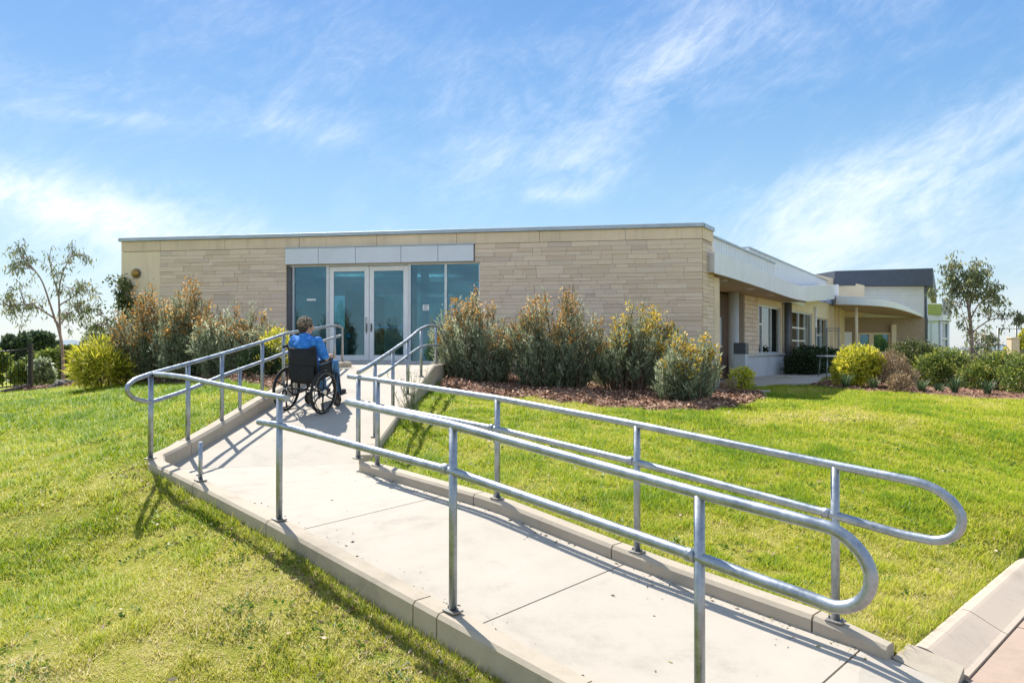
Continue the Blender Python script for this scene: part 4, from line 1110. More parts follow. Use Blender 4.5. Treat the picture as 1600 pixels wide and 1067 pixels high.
# ------------------------------------------------------------------ foliage
def leaf_mat(name, stops, trans=0.3, rough=0.55, up=0.0):
    m_ = bpy.data.materials.new(name); m_.use_nodes = True; t = NT(m_.node_tree); t.n.clear()
    o = t.new('ShaderNodeOutputMaterial')
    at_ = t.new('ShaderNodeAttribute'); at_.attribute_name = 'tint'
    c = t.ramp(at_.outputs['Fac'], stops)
    if up:      # blades and needles are round, not flat: soften their facing towards the sky
        ge = t.new('ShaderNodeNewGeometry'); vm = t.new('ShaderNodeVectorMath'); vm.operation = 'SCALE'; t.link(ge.outputs['Normal'], vm.inputs[0]); vm.inputs[3].default_value = 1-up
        va = t.new('ShaderNodeVectorMath'); va.operation = 'ADD'; t.link(vm.outputs[0], va.inputs[0]); va.inputs[1].default_value = (0, 0, up)
        nn = t.new('ShaderNodeVectorMath'); nn.operation = 'NORMALIZE'; t.link(va.outputs[0], nn.inputs[0]); NRM = nn.outputs[0]
    p = t.new('ShaderNodeBsdfPrincipled'); t.link(c, p.inputs['Base Color']); p.inputs['Roughness'].default_value = rough
    p.inputs['Specular IOR Level'].default_value = 0.3
    tr = t.new('ShaderNodeBsdfTranslucent'); t.link(c, tr.inputs[0])
    if up: t.link(NRM, p.inputs['Normal'])
    mx = t.new('ShaderNodeMixShader'); mx.inputs[0].default_value = trans
    t.link(p.outputs[0], mx.inputs[1]); t.link(tr.outputs[0], mx.inputs[2]); t.link(mx.outputs[0], o.inputs[0])
    return m_
LM = {
 'sage': leaf_mat('grey-green needle leaves', [(0.0, (0.09, 0.11, 0.05)), (0.45, (0.24, 0.28, 0.16)), (0.8, (0.46, 0.50, 0.32)), (1.0, (0.62, 0.62, 0.44))], 0.5, 0.5, 0.35),
 'olive': leaf_mat('dark olive leaves', [(0.0, (0.05, 0.075, 0.022)), (0.6, (0.125, 0.16, 0.04)), (1.0, (0.26, 0.26, 0.085))]),
 'flower': leaf_mat('orange flower heads', [(0.0, (0.30, 0.16, 0.05)), (0.45, (0.58, 0.30, 0.07)), (0.8, (0.66, 0.42, 0.15)), (1.0, (0.72, 0.56, 0.35))], 0.4, 0.6, 0.3),
 'gold': leaf_mat('golden flower heads', [(0.0, (0.36, 0.22, 0.02)), (0.6, (0.70, 0.46, 0.04)), (1.0, (0.78, 0.62, 0.18))], 0.4, 0.6, 0.3),
 'lime': leaf_mat('yellow-green leaves', [(0.0, (0.13, 0.16, 0.015)), (0.4, (0.48, 0.49, 0.035)), (1.0, (0.84, 0.70, 0.09))], 0.48, 0.55, 0.35),  # yellow end raised to carry sunlit tops
 'green': leaf_mat('mid green leaves', [(0.0, (0.04, 0.07, 0.014)), (0.5, (0.15, 0.21, 0.035)), (1.0, (0.46, 0.46, 0.08))], 0.4, 0.5, 0.25),
 'dark': leaf_mat('dark hedge leaves', [(0.0, (0.016, 0.034, 0.014)), (0.7, (0.035, 0.065, 0.02)), (1.0, (0.08, 0.11, 0.03))], 0.25),
 'euc': leaf_mat('drooping gum leaves', [(0.0, (0.09, 0.12, 0.07)), (0.6, (0.22, 0.26, 0.13)), (0.9, (0.40, 0.40, 0.16)), (1.0, (0.60, 0.42, 0.10))], 0.45),
 'straw': leaf_mat('pinkish straw foliage', [(0.0, (0.20, 0.14, 0.08)), (0.6, (0.40, 0.29, 0.17)), (1.0, (0.55, 0.43, 0.28))], 0.35),
 'blade': leaf_mat('strappy blue-green blades', [(0.0, (0.04, 0.075, 0.04)), (0.6, (0.09, 0.15, 0.07)), (1.0, (0.22, 0.27, 0.12))], 0.3),
 'far': leaf_mat('far bluish tree leaves', [(0.0, (0.045, 0.075, 0.04)), (0.6, (0.08, 0.125, 0.065)), (1.0, (0.14, 0.18, 0.08))], 0.25),
}
BARK = simple('brown stems', (0.16, 0.11, 0.075), 0.9, 0, 0.25, 20, 0.2)
GUM = simple('smooth gum bark', (0.27, 0.20, 0.17), 0.8, 0, 0.3, 5, 0.3)

def leaves(name, mat, parent, Cc, D, ln, wd, tint, rng, fold=0.0):
    """each leaf a four-cornered blade from Cc along D"""
    Cc = np.asarray(Cc, float); D = np.asarray(D, float); n = len(Cc)
    if n == 0: return None
    D = D/np.maximum(np.linalg.norm(D, axis=1, keepdims=True), 1e-6)
    rnd = rng.normal(size=(n, 3)); side = np.cross(D, rnd); side /= np.maximum(np.linalg.norm(side, axis=1, keepdims=True), 1e-6)
    ln = np.broadcast_to(ln, n)[:, None]; wd = np.broadcast_to(wd, n)[:, None]
    a = Cc; tip = Cc+D*ln; mid = Cc+D*ln*0.45
    V = np.stack([a, mid+side*wd*0.5, tip, mid-side*wd*0.5], 1).reshape(-1, 3)
    idx = np.arange(4*n)
    me = raw_mesh(name, V, 4, idx)
    point_attr(me, 'tint', np.repeat(np.clip(tint, 0, 1), 4))
    return link(name, me, mat, parent)

def stems_mesh(name, paths, radii, parent, mat=None, n=4):
    mb = MB()
    for p, r in zip(paths, radii): mb.tube(p, r, n, caps=False)
    return mb.build(name, mat or BARK, parent, kind='stuff')

def feathery(name, base, Wd, H, seed, label, group=None, cat='shrub', n_st=150, leafm='sage', flm='flower', fl=0.55, lean=0.0, per=64, fside=0.0, dark=0.0, spread=1.0, gap=0.05):
    rng = np.random.default_rng(seed)
    root = empty(name, base, label=label, cat=cat, group=group)
    Cc = []; D = []; T = []; Fc = []; Fd = []; Ft = []; paths = []; radii = []
    lumps = rng.uniform(0, 2*math.pi, 6); lh = rng.uniform(-0.28, 0.16, 6)
    for i in range(n_st):
        a = rng.uniform(0, 2*math.pi); rr = math.sqrt(rng.uniform(0, 1))
        # where the stem ends: inside a lumpy dome
        env = 1+sum(h*max(0, math.cos(a-l_))**3 for h, l_ in zip(lh, lumps))*1.0
        ex = rr*math.cos(a)*Wd/2*env+lean*Wd*rng.uniform(0.2, 1)*0.3; ey = rr*math.sin(a)*Wd/2*env*0.85
        top = H*(1-0.46*rr**2.2)*env*rng.uniform(0.70, 1.06)*(1.07 if rng.uniform() < 0.08 else 1)
        if rng.uniform() < 0.34: top *= rng.uniform(0.35, 0.8)
        bx, by = ex*0.62*spread+rng.normal()*0.05, ey*0.62*spread+rng.normal()*0.05
        s = np.linspace(0, 1, 6)
        out_ = s**1.5
        P = np.stack([bx+(ex-bx)*out_+0.03*np.sin(s*6+i), by+(ey-by)*out_+0.03*np.cos(s*5+i), -0.05+(top+0.05)*s], 1)
        paths.append([tuple(p) for p in P]); radii.append(list(0.010*(1-0.75*s)+0.002))
        m_ = int(per*(0.7+0.6*rng.uniform()))
        u = rng.uniform(gap, 1, m_)**0.85
        q = np.stack([np.interp(u, s, P[:, k]) for k in range(3)], 1)
        tg = P[5]-P[2]; tg /= np.linalg.norm(tg)
        d = tg*1.0+rng.normal(size=(m_, 3))*0.50; d[:, 2] += 0.15
        Cc.append(q+rng.normal(size=(m_, 3))*0.035); D.append(d)
        base_t = rng.normal(0.42, 0.17)
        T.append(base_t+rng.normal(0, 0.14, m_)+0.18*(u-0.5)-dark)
        want = 0.78*fl*(0.35+0.9*top/H)*(1-0.4*rr)
        if fside: want *= 0.35+0.9*max(0, (ex/(Wd/2))*fside+0.35)
        if rng.uniform() < want and top > 0.60*H*(1-0.30*rr):
            k = int(rng.integers(22, 48))
            sp = rng.uniform(0.80, 1.03, k); c = np.stack([np.interp(sp, s, P[:, kk]) for kk in range(3)], 1)
            Fc.append(c+rng.normal(size=(k, 3))*0.045); Fd.append(tg+rng.normal(size=(k, 3))*0.9); Ft.append(np.clip(rng.normal(0.5, 0.2)+rng.normal(0, 0.2, k), 0, 1))
    Cc = np.concatenate(Cc); D = np.concatenate(D); T = np.concatenate(T); n = len(Cc)
    leaves('foliage', LM[leafm], root, Cc, D, rng.uniform(0.06, 0.13, n), rng.uniform(0.013, 0.026, n), T, rng)
    if Fc:
        Fc = np.concatenate(Fc); k = len(Fc)
        leaves('blossom', LM[flm], root, Fc, np.concatenate(Fd), rng.uniform(0.035, 0.075, k), rng.uniform(0.026, 0.05, k), np.concatenate(Ft), rng)
    stems_mesh('stems', paths[::2], radii[::2], root)
    return root

def rounded(name, base, lobes, seed, label, leafm='green', n=6000, ln=(0.05, 0.09), wd=(0.025, 0.045), group=None, cat='bush', out_bias=0.8, up=0.4, shell=0.55, tip=0.25, stems=9, flm=None, nfl=0):
    """a bush of several leafy lobes (x,y,z,rx,ry,rz)"""
    rng = np.random.default_rng(seed)
    root = empty(name, base, label=label, cat=cat, group=group)
    vol = np.array([l[3]*l[4]*l[5] for l in lobes])**0.7; cnt = (n*vol/vol.sum()).astype(int)
    Cs = []; Ds = []; Ts = []
    for (x, y, z, rx, ry, rz), c in zip(lobes, cnt):
        d = rng.normal(size=(c, 3)); d /= np.linalg.norm(d, axis=1, keepdims=True)
        bumpy = 1+0.13*np.sin(d[:, 0]*6+x*5+seed)*np.sin(d[:, 2]*7+y*3)+0.10*np.sin(d[:, 1]*9+seed)
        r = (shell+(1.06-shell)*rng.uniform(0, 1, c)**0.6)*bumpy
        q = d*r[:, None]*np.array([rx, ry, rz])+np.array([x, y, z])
        Cs.append(q); Ds.append(d*out_bias+rng.normal(size=(c, 3))*0.6+np.array([0, 0, up])); Ts.append(0.40+0.5*(r-0.85)*tip*4+rng.normal(0, 0.17, c))  # outer leaves tinted lighter: leaf tips, and sunlit tops put into the colour
    Cs = np.concatenate(Cs); Ds = np.concatenate(Ds); Ts = np.concatenate(Ts)
    keep = Cs[:, 2] > -0.04; Cs, Ds, Ts = Cs[keep], Ds[keep], Ts[keep]; k = len(Cs)
    leaves('foliage', LM[leafm], root, Cs, Ds, rng.uniform(*ln, k), rng.uniform(*wd, k), Ts, rng)
    if flm:
        i = rng.choice(k, nfl); leaves('blossom', LM[flm], root, Cs[i]+Ds[i]*0.03, Ds[i], rng.uniform(.04, .07, nfl), rng.uniform(.03, .05, nfl), rng.uniform(0, 1, nfl), rng)
    ps = []; rs_ = []
    for i in range(stems):
        l_ = lobes[i % len(lobes)]; e = np.array([l_[0], l_[1], l_[2]])+rng.normal(size=3)*np.array([l_[3], l_[4], l_[5]])*0.35
        b = np.array([e[0]*0.25, e[1]*0.25, -0.06]); mdp = (b+e)/2+rng.normal(size=3)*0.04
        ps.append([tuple(b), tuple(mdp), tuple(e)]); rs_.append([0.016, 0.012, 0.005])
    stems_mesh('stems', ps, rs_, root)
    return root

def strappy(name, base, H, seed, label, n=70, leafm='blade', width=0.028, spread=0.55, group=None, cat='plant'):
    rng = np.random.default_rng(seed)
    root = empty(name, base, label=label, cat=cat, group=group)
    V = []; idx = []; tint = []
    for i in range(n):
        a = rng.uniform(0, 2*math.pi); h = H*rng.uniform(0.55, 1.05); o = spread*H*rng.uniform(0.1, 1)
        sd = np.array([-math.sin(a), math.cos(a), 0])*width/2; dr = np.array([math.cos(a), math.sin(a), 0])
        b = dr*rng.uniform(0, 0.06); tt = np.clip(rng.normal(0.5, 0.2), 0, 1)
        for k, s in enumerate((0, 0.4, 0.75, 1.0)):
            c = b+dr*o*s**1.8+np.array([0, 0, h*(s-0.18*s**3)-0.03]); w_ = (1, 1, 0.7, 0.05)[k]
            V += [c-sd*w_, c+sd*w_]; tint += [tt, tt]
        o0 = 8*i
        for k in range(3): idx += [o0+2*k, o0+2*k+1, o0+2*k+3, o0+2*k+2]
    me = raw_mesh('blades', np.array(V), 4, np.array(idx)); point_attr(me, 'tint', tint)
    link('blades', me, LM[leafm], root); return root

def gum_tree(name, base, limbs, clumps, seed, label, leafm='euc', n_leaf=36, ln=(0.10, 0.19), wd=(0.022, 0.040), droop=1.0):
    """limbs: list of (points, r0, r1) in local metres; clumps: (x,y,z,r,count-factor)"""
    rng = np.random.default_rng(seed)
    root = empty(name, base, label=label, cat='tree')
    mb = MB(); ends = []
    for pts, r0, r1 in limbs:
        P = [Vector(p) for p in pts]; n = len(P); Q = []
        PP = [P[0]]+P+[P[-1]]
        for i in range(1, len(PP)-2):
            for k in range(5):
                s = k/5; a, b, c, d = PP[i-1], PP[i], PP[i+1], PP[i+2]
                Q.append(0.5*((2*b)+(c-a)*s+(2*a-5*b+4*c-d)*s*s+(3*b-a-3*c+d)*s**3))
        Q.append(P[-1]); m_ = len(Q)
        mb.tube(Q, [r0+(r1-r0)*(i/(m_-1))**0.8 for i in range(m_)], 9, caps=False); ends += Q[m_//3:]
    mb.build('trunk', GUM, root)
    tw = MB(); Cs = []; Ds = []; Ts = []
    for (x, y, z, r, cf) in clumps:
        c0 = Vector((x, y, z)); near = min(ends, key=lambda e: (e-c0).length+max(0, e.z-c0.z)*0.6)
        for k in range(max(2, int(5*cf))):
            e = c0+Vector(rng.normal(size=3))*r*0.55
            md = (near+e)/2+Vector((0, 0, 0.10*r+0.04))+Vector(rng.normal(size=3))*0.05
            path = [near, near.lerp(md, .6)+Vector((0, 0, .02)), md, md.lerp(e, .6)+Vector((0, 0, .03)), e]
            tw.tube(path, [0.012, 0.010, 0.008, 0.005, 0.003], 4, caps=False)
            m_ = int(n_leaf*cf*rng.uniform(0.6, 1.3))
            s = rng.uniform(0.45, 1.05, m_)[:, None]; pe = np.array(e); pm = np.array(md)
            q = pm+(pe-pm)*s+rng.normal(size=(m_, 3))*np.array([0.08, 0.09, 0.07])*(0.6+r)
            Cs.append(q); dd = rng.normal(size=(m_, 3))*0.55; dd[:, 2] -= droop; Ds.append(dd)
            Ts.append(rng.normal(0.45, 0.13)+rng.normal(0, 0.2, m_))
    tw.build('twigs', GUM, root, kind='stuff')
    Cs = np.concatenate(Cs); k = len(Cs)
    leaves('crown', LM[leafm], root, Cs, np.concatenate(Ds), rng.uniform(*ln, k), rng.uniform(*wd, k), np.concatenate(Ts), rng)
    return root

# ------------------------------------------------------------------ mulch beds
m_, t, p, o = new_mat('bark mulch'); P = pos(t)
a = t.noise(P, 2.0, 5, 0.6); b = t.noise(P, 45, 5, 0.75)
col = t.ramp(t.math('ADD', t.math('MULTIPLY', a, 0.35), t.math('MULTIPLY', b, 0.65)), [(0.33, (0.08, 0.043, 0.03)), (0.5, (0.30, 0.165, 0.11)), (0.68, (0.50, 0.31, 0.22))])
t.link(col, p.inputs['Base Color']); p.inputs['Roughness'].default_value = 0.95; p.inputs['Specular IOR Level'].default_value = 0.1
bump(t, p, b, 1.0, 0.04); M['mulch'] = m_
def chain(pts, n):
    P = dense([Vector(q) for q in pts], 8)
    d = np.concatenate([[0], np.cumsum([(P[i+1]-P[i]).length for i in range(len(P)-1)])]); d /= d[-1]
    u = np.linspace(0, 1, n); return np.stack([np.interp(u, d, [q.x for q in P]), np.interp(u, d, [q.y for q in P])], 1)
BEDS = []
def bed(front, back, seed):
    n, m_ = 90, 34
    A, B = chain(front, n), chain(back, n); rng = np.random.default_rng(seed)
    A = A+np.stack([0.05*np.sin(np.arange(n)*1.3+seed), 0.07*np.sin(np.arange(n)*0.9+seed*2)+0.04*np.sin(np.arange(n)*2.1)], 1)
    s = np.linspace(0, 1, m_)**1.3
    X = A[:, None, 0]*(1-s)+B[:, None, 0]*s; Y = A[:, None, 1]*(1-s)+B[:, None, 1]*s
    Z = g_smooth(X, Y)
    edge = np.minimum(1, np.minimum(s/0.06, 1))[None, :]*np.ones((n, 1))
    Z = Z-0.03+edge*(0.075+0.03*np.sin(X*3.1+np.cos(Y*2.3)*2)*np.sin(Y*2.7)+rng.normal(0, 0.010, Z.shape))
    V = np.stack([X, Y, Z], 2).reshape(-1, 3)
    i, j = np.meshgrid(np.arange(n-1), np.arange(m_-1), indexing='ij'); q = (i*m_+j).ravel()
    me = raw_mesh('mulch_bed', V, 4, np.stack([q, q+m_, q+m_+1, q+1], 1)); me.polygons.foreach_set('use_smooth', np.ones(len(me.polygons), bool))
    tag(link('mulch_bed', me, M['mulch']), kind='structure')
    BEDS.append([tuple(a) for a in A]+[tuple(b) for b in B[::-1]])
    return X, Y, Z
g1_ = bed([(-1.28, 13.0), (-0.7, 12.6), (0.55, 12.7), (1.8, 12.2), (2.9, 12.05), (3.9, 12.9), (4.9, 14.8), (5.35, 16.9)], [(-0.78, 17.9), (0.5, 18.0), (2, 17.75), (3.3, 17.55), (4.35, 17.38), (4.7, 17.9), (5.0, 18.3), (5.2, 18.5)], 3)
g2_ = bed([(-3.36, 10.8), (-4.2, 12.3), (-5.6, 14.0), (-7.3, 15.6), (-9.0, 17.0), (-10.8, 18.3), (-12.0, 19.1), (-13.2, 19.9)], [(-3.32, 15.1), (-5.4, 17.0), (-6.2, 19.1), (-8.0, 19.45), (-10.1, 19.8), (-11.0, 21.3), (-12.6, 22.6), (-14.6, 23.4)], 4)
g3_ = bed([(7.9, 20.3), (8.15, 19.0), (8.9, 18.05), (10.2, 17.55), (11.8, 17.35), (13.6, 17.4), (15.5, 17.7)], [(9.6, 23.2), (11.0, 25.0), (12.2, 26.0), (13.5, 26.5), (15, 26.5), (16.5, 26), (18, 25)], 5)
chv = []; cht = []
rng = np.random.default_rng(21)
for (X, Y, Z), nn in ((g1_, 24000), (g2_, 18000), (g3_, 12000)):
    i = rng.integers(0, X.shape[0]-1, nn); j = rng.integers(0, X.shape[1]-1, nn); fu = rng.uniform(size=nn); fv = rng.uniform(size=nn)
    def bl(A): return A[i, j]*(1-fu)*(1-fv)+A[i+1, j]*fu*(1-fv)+A[i, j+1]*(1-fu)*fv+A[i+1, j+1]*fu*fv
    c = np.stack([bl(X), bl(Y), bl(Z)+rng.uniform(0.0, 0.03, nn)], 1)
    a = rng.uniform(0, 2*np.pi, nn); tl = rng.normal(0, 0.35, nn)
    d = np.stack([np.cos(a), np.sin(a), tl], 1)*rng.uniform(0.012, 0.042, nn)[:, None]; sd = np.stack([-np.sin(a), np.cos(a), rng.normal(0, 0.5, nn)], 1)*rng.uniform(0.005, 0.013, nn)[:, None]
    chv.append(np.stack([c-d-sd, c+d-sd, c+d+sd, c-d+sd], 1).reshape(-1, 3)); cht.append(np.repeat(rng.uniform(0, 1, nn), 4))
chv = np.concatenate(chv); me = raw_mesh('mulch_chips', chv, 4, np.arange(len(chv))); point_attr(me, 'tint', np.concatenate(cht))
tag(link('mulch_chips', me, leaf_mat('bark chips', [(0, (0.07, 0.038, 0.024)), (0.5, (0.30, 0.165, 0.10)), (1, (0.60, 0.40, 0.27))], 0.0, 0.9)), kind='stuff')

# ------------------------------------------------------------------ grass
def grass(N, seed):
    rng = np.random.default_rng(seed)
    # more blades near the viewer
    y0, y1, e = 2.8, 24.0, 1.05
    u = rng.uniform(size=N); Y = (y0**(1-e)+(y1**(1-e)-y0**(1-e))*u)**(1/(1-e))
    X = rng.uniform(-1, 1, N)*(0.80*Y+1.2)
    keep = (np.abs(X) < 16.8) & ~in_poly(X, Y, RP_OUT) & ~under_pave(X, Y, 0.125) & ~in_poly(X, Y, bldg_poly)
    for b in BEDS: keep &= ~in_poly(X, Y, b)
    keep &= ~in_poly(X, Y, [(5.35, 17.9), (6.2, 18.9), (7.0, 20.3), (8.1, 20.6), (9.0, 22.5), (12, 26), (4, 26), (4, 18)])
    keep &= ~((Y > 20.3) & (X < -8))
    X, Y = X[keep], Y[keep]
    def vn(sc_, sd_):       # smooth value noise in -1..1
        g_ = np.random.default_rng(sd_).uniform(-1, 1, (256, 256)); a_ = X/sc_+900; b_ = Y/sc_+900
        i_, j_ = np.floor(a_).astype(int), np.floor(b_).astype(int); f_, h_ = a_-i_, b_-j_; f_, h_ = f_*f_*(3-2*f_), h_*h_*(3-2*h_)
        q = lambda di, dj: g_[(i_+di) % 256, (j_+dj) % 256]
        return q(0, 0)*(1-f_)*(1-h_)+q(1, 0)*f_*(1-h_)+q(0, 1)*(1-f_)*h_+q(1, 1)*f_*h_
    nz = 0.75*vn(2.3, 1)+0.6*vn(0.9, 2)+0.5*vn(0.42, 3)
    nz2 = 0.8*vn(0.21, 4)+0.7*vn(0.10, 5)
    # close to the edging the mower leaves longer tufts
    thin = rng.uniform(size=len(X)) < np.clip(0.82+0.20*nz+0.50*nz2, 0.24, 1)
    X, Y, nz, nz2 = X[thin], Y[thin], nz[thin], nz2[thin]; n = len(X)
    Z = gz(X, Y)
    sc = np.maximum(1, Y/5.0)**0.75
    hgt = rng.gamma(5, 1/5, n)*(0.025+0.003*nz+0.015*nz2)*sc**0.6; hgt = np.clip(hgt, 0.010, 0.075)
    wd = rng.uniform(0.004, 0.0075, n)*sc
    a = rng.uniform(0, 2*np.pi, n); lean = rng.uniform(0.2, 1.5, n)*hgt; b = a+rng.normal(0, 0.5, n)
    c = np.stack([X, Y, Z-0.004], 1)
    sd = np.stack([-np.sin(a), np.cos(a), np.zeros(n)], 1)*wd[:, None]*0.5
    tip = c+np.stack([np.cos(b)*lean, np.sin(b)*lean, hgt], 1)
    V = np.stack([c-sd, c+sd, tip], 1).reshape(-1, 3)
    dry = 0.44-0.27*nz-0.20*nz2+rng.normal(0, 0.17, n)
    dry += np.clip((7.5-Y)/16, 0, 0.13)+0.13*np.clip(X+0.5, 0, 1)     # the foot of the slope is drier
    me = raw_mesh('lawn_grass', V, 3, np.arange(3*n)); point_attr(me, 'tint', np.repeat(np.clip(dry, 0, 1), 3))
    return me, n
GM = leaf_mat('lawn grass blades', [(0.0, (0.10, 0.22, 0.006)), (0.3, (0.26, 0.39, 0.010)), (0.55, (0.46, 0.50, 0.018)), (0.8, (0.64, 0.57, 0.10)), (1.0, (0.72, 0.60, 0.32))], 0.40, 0.6, 0.65)
me, ng = grass(2300000, 31)
tag(link('lawn_grass', me, GM), kind='stuff')
# longer fringe hugging the kerbs
def fringe():
    rng = np.random.default_rng(8); V = []; T = []
    for (fn, t0, t1, off, nn) in ((lambda t_, o: pl(t_, -0.10-o), -1.9, 4.4, 0.10, 9000), (lambda t_, o: pl(t_, RW+0.11+o), -1.8, 3.2, 0.07, 7000), (lambda t_, o: pl(KT0+o, t_), RW+0.3, 11, 0.08, 7000)):
        for k in range(nn):
            q = fn(rng.uniform(t0, t1), rng.uniform(0, off)**1.0); z = g1(q.x, q.y)-0.005
            h = rng.gamma(5, 1/5)*0.045; a = rng.uniform(0, 6.28); l_ = h*rng.uniform(0.2, 1.0); w_ = rng.uniform(0.003, 0.006); b = a+rng.normal()*.5
            V += [(q.x-math.sin(a)*w_*.5, q.y+math.cos(a)*w_*.5, z), (q.x+math.sin(a)*w_*.5, q.y-math.cos(a)*w_*.5, z), (q.x+math.cos(b)*l_, q.y+math.sin(b)*l_, z+h)]
            T += [np.clip(rng.normal(0.5, 0.22), 0, 1)]*3
    me = raw_mesh('kerb_grass', np.array(V), 3, np.arange(len(V))); point_attr(me, 'tint', T); return me
tag(link('kerb_grass', fringe(), GM), kind='stuff')
# broad-leaved weeds through the turf
rng = np.random.default_rng(91); n = 420; Y = rng.uniform(3.6, 12, n); X = rng.uniform(-0.8, 0.8, n)*Y
kk = ~in_poly(X, Y, RP_OUT) & ~under_pave(X, Y, 0.1); X, Y = X[kk], Y[kk]
for b in BEDS: kk = ~in_poly(X, Y, b); X, Y = X[kk], Y[kk]
m9 = 16; n = len(X); r9 = rng.gamma(3, 0.022, (n, m9)); a9 = rng.uniform(0, 6.28, (n, m9))
x9 = (X[:, None]+r9*np.cos(a9)).ravel(); y9 = (Y[:, None]+r9*np.sin(a9)).ravel(); d9 = np.stack([np.cos(a9.ravel()), np.sin(a9.ravel()), rng.uniform(.2, 1.0, n*m9)], 1)
leaves('lawn_weeds', leaf_mat('broad weed leaves', [(0, (0.05, 0.12, 0.012)), (1, (0.17, 0.29, 0.03))], 0.3, 0.5, 0.3), None, np.stack([x9, y9, gz(x9, y9)+0.006], 1), d9, rng.uniform(.025, .05, n*m9), rng.uniform(.012, .022, n*m9), np.repeat(rng.uniform(0, 1, n), m9), rng)['kind'] = 'stuff'
# fallen leaves and litter on the turf
lv = []; rng = np.random.default_rng(77)
n = 420; Y = rng.uniform(3.5, 13, n); X = rng.uniform(-0.7, 0.7, n)*Y; kk = ~in_poly(X, Y, RP_OUT) & ~under_pave(X, Y); X, Y = X[kk], Y[kk]; n = len(X)
Z = gz(X, Y)+0.022; a = rng.uniform(0, 6.28, n)
leaves('fallen_leaves', leaf_mat('dry leaf litter', [(0, (0.20, 0.12, 0.06)), (0.6, (0.45, 0.33, 0.2)), (1, (0.62, 0.54, 0.4))], 0.1), None, np.stack([X, Y, Z], 1), np.stack([np.cos(a), np.sin(a), rng.normal(0, .15, n)], 1), rng.uniform(.03, .07, n), rng.uniform(.014, .03, n), rng.uniform(0, 1, n), rng)['kind'] = 'stuff'
n = 900; t_ = rng.uniform(-1.5, 4.8, n); o_ = 0.11+rng.gamma(1.3, 0.09, n)
X = A0.x+U2.x*t_-V2.x*o_; Y = A0.y+U2.y*t_-V2.y*o_; a = rng.uniform(0, 6.28, n)
leaves('edge_litter', leaf_mat('brown edge litter', [(0, (0.10, 0.055, 0.03)), (0.6, (0.30, 0.19, 0.11)), (1, (0.5, 0.38, 0.25))], 0.1), None, np.stack([X, Y, gz(X, Y)+0.015], 1), np.stack([np.cos(a), np.sin(a), rng.normal(0, .3, n)], 1), rng.uniform(.02, .06, n), rng.uniform(.008, .02, n), rng.uniform(0, 1, n), rng)['kind'] = 'stuff'

# grit, clippings and leaf scraps blown against the kerbs of the ramp
rng = np.random.default_rng(12); n = 700
t_ = rng.uniform(-1.8, 3.3, n); lf = rng.uniform(size=n) < 0.5; e_ = rng.gamma(1.1, 0.06, n)
s_ = np.where(lf, 0.075+e_, RW-0.06-e_); s_ = np.where(rng.uniform(size=n) < 0.04, rng.uniform(0.1, RW-0.1, n), s_)
zz = np.array([(surf_l(a)*(1-b/RW)+surf_r(a)*b/RW) for a, b in zip(t_, s_)])+0.003
a = rng.uniform(0, 6.28, n); k9 = rng.uniform(size=n)**3
leaves('ramp_litter', leaf_mat('grit and scraps', [(0, (0.05, 0.04, 0.03)), (0.5, (0.20, 0.15, 0.09)), (1, (0.34, 0.32, 0.12))], 0.0, 0.9), None, np.stack([A0.x+U2.x*t_+V2.x*s_, A0.y+U2.y*t_+V2.y*s_, zz], 1), np.stack([np.cos(a), np.sin(a), rng.normal(0.05, .06, n)], 1), 0.007+0.035*k9, 0.004+0.010*k9, rng.uniform(0, 1, n), rng)['kind'] = 'stuff'

# ------------------------------------------------------------------ planting
def gat(px, Y, dz=0.0):
    x = (px-HX)/F*Y; return Vector((x, Y, gany(x, Y)+0.03+dz))
def dims(px, Y, ytop, wpx):
    b = gat(px, Y); return b, wpx/F*Y, at(px, ytop, Y).z-b.z
grp = 'flowering shrubs in the mulch beds'
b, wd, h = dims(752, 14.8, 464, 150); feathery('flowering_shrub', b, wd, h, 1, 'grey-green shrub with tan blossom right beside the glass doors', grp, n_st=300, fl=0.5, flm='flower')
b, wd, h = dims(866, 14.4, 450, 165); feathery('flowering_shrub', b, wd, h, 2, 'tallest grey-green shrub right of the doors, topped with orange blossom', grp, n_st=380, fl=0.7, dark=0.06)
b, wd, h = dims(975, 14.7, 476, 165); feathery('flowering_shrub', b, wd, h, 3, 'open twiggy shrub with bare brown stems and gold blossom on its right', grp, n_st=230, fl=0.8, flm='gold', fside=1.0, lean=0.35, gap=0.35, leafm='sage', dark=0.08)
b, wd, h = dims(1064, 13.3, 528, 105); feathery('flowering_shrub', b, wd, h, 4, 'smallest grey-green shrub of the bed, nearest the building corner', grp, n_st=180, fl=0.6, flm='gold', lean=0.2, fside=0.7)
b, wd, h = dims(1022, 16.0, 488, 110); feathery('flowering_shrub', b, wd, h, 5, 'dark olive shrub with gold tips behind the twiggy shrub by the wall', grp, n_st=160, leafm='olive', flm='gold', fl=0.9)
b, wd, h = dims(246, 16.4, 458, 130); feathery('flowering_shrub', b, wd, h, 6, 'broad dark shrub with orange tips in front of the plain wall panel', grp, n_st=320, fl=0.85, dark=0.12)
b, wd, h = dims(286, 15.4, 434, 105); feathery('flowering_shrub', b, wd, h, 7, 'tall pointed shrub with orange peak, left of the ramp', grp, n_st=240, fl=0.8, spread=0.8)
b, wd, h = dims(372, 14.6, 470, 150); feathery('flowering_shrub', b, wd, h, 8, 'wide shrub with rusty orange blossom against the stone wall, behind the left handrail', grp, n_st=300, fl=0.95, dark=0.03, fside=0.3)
b = gat(160, 15.9)
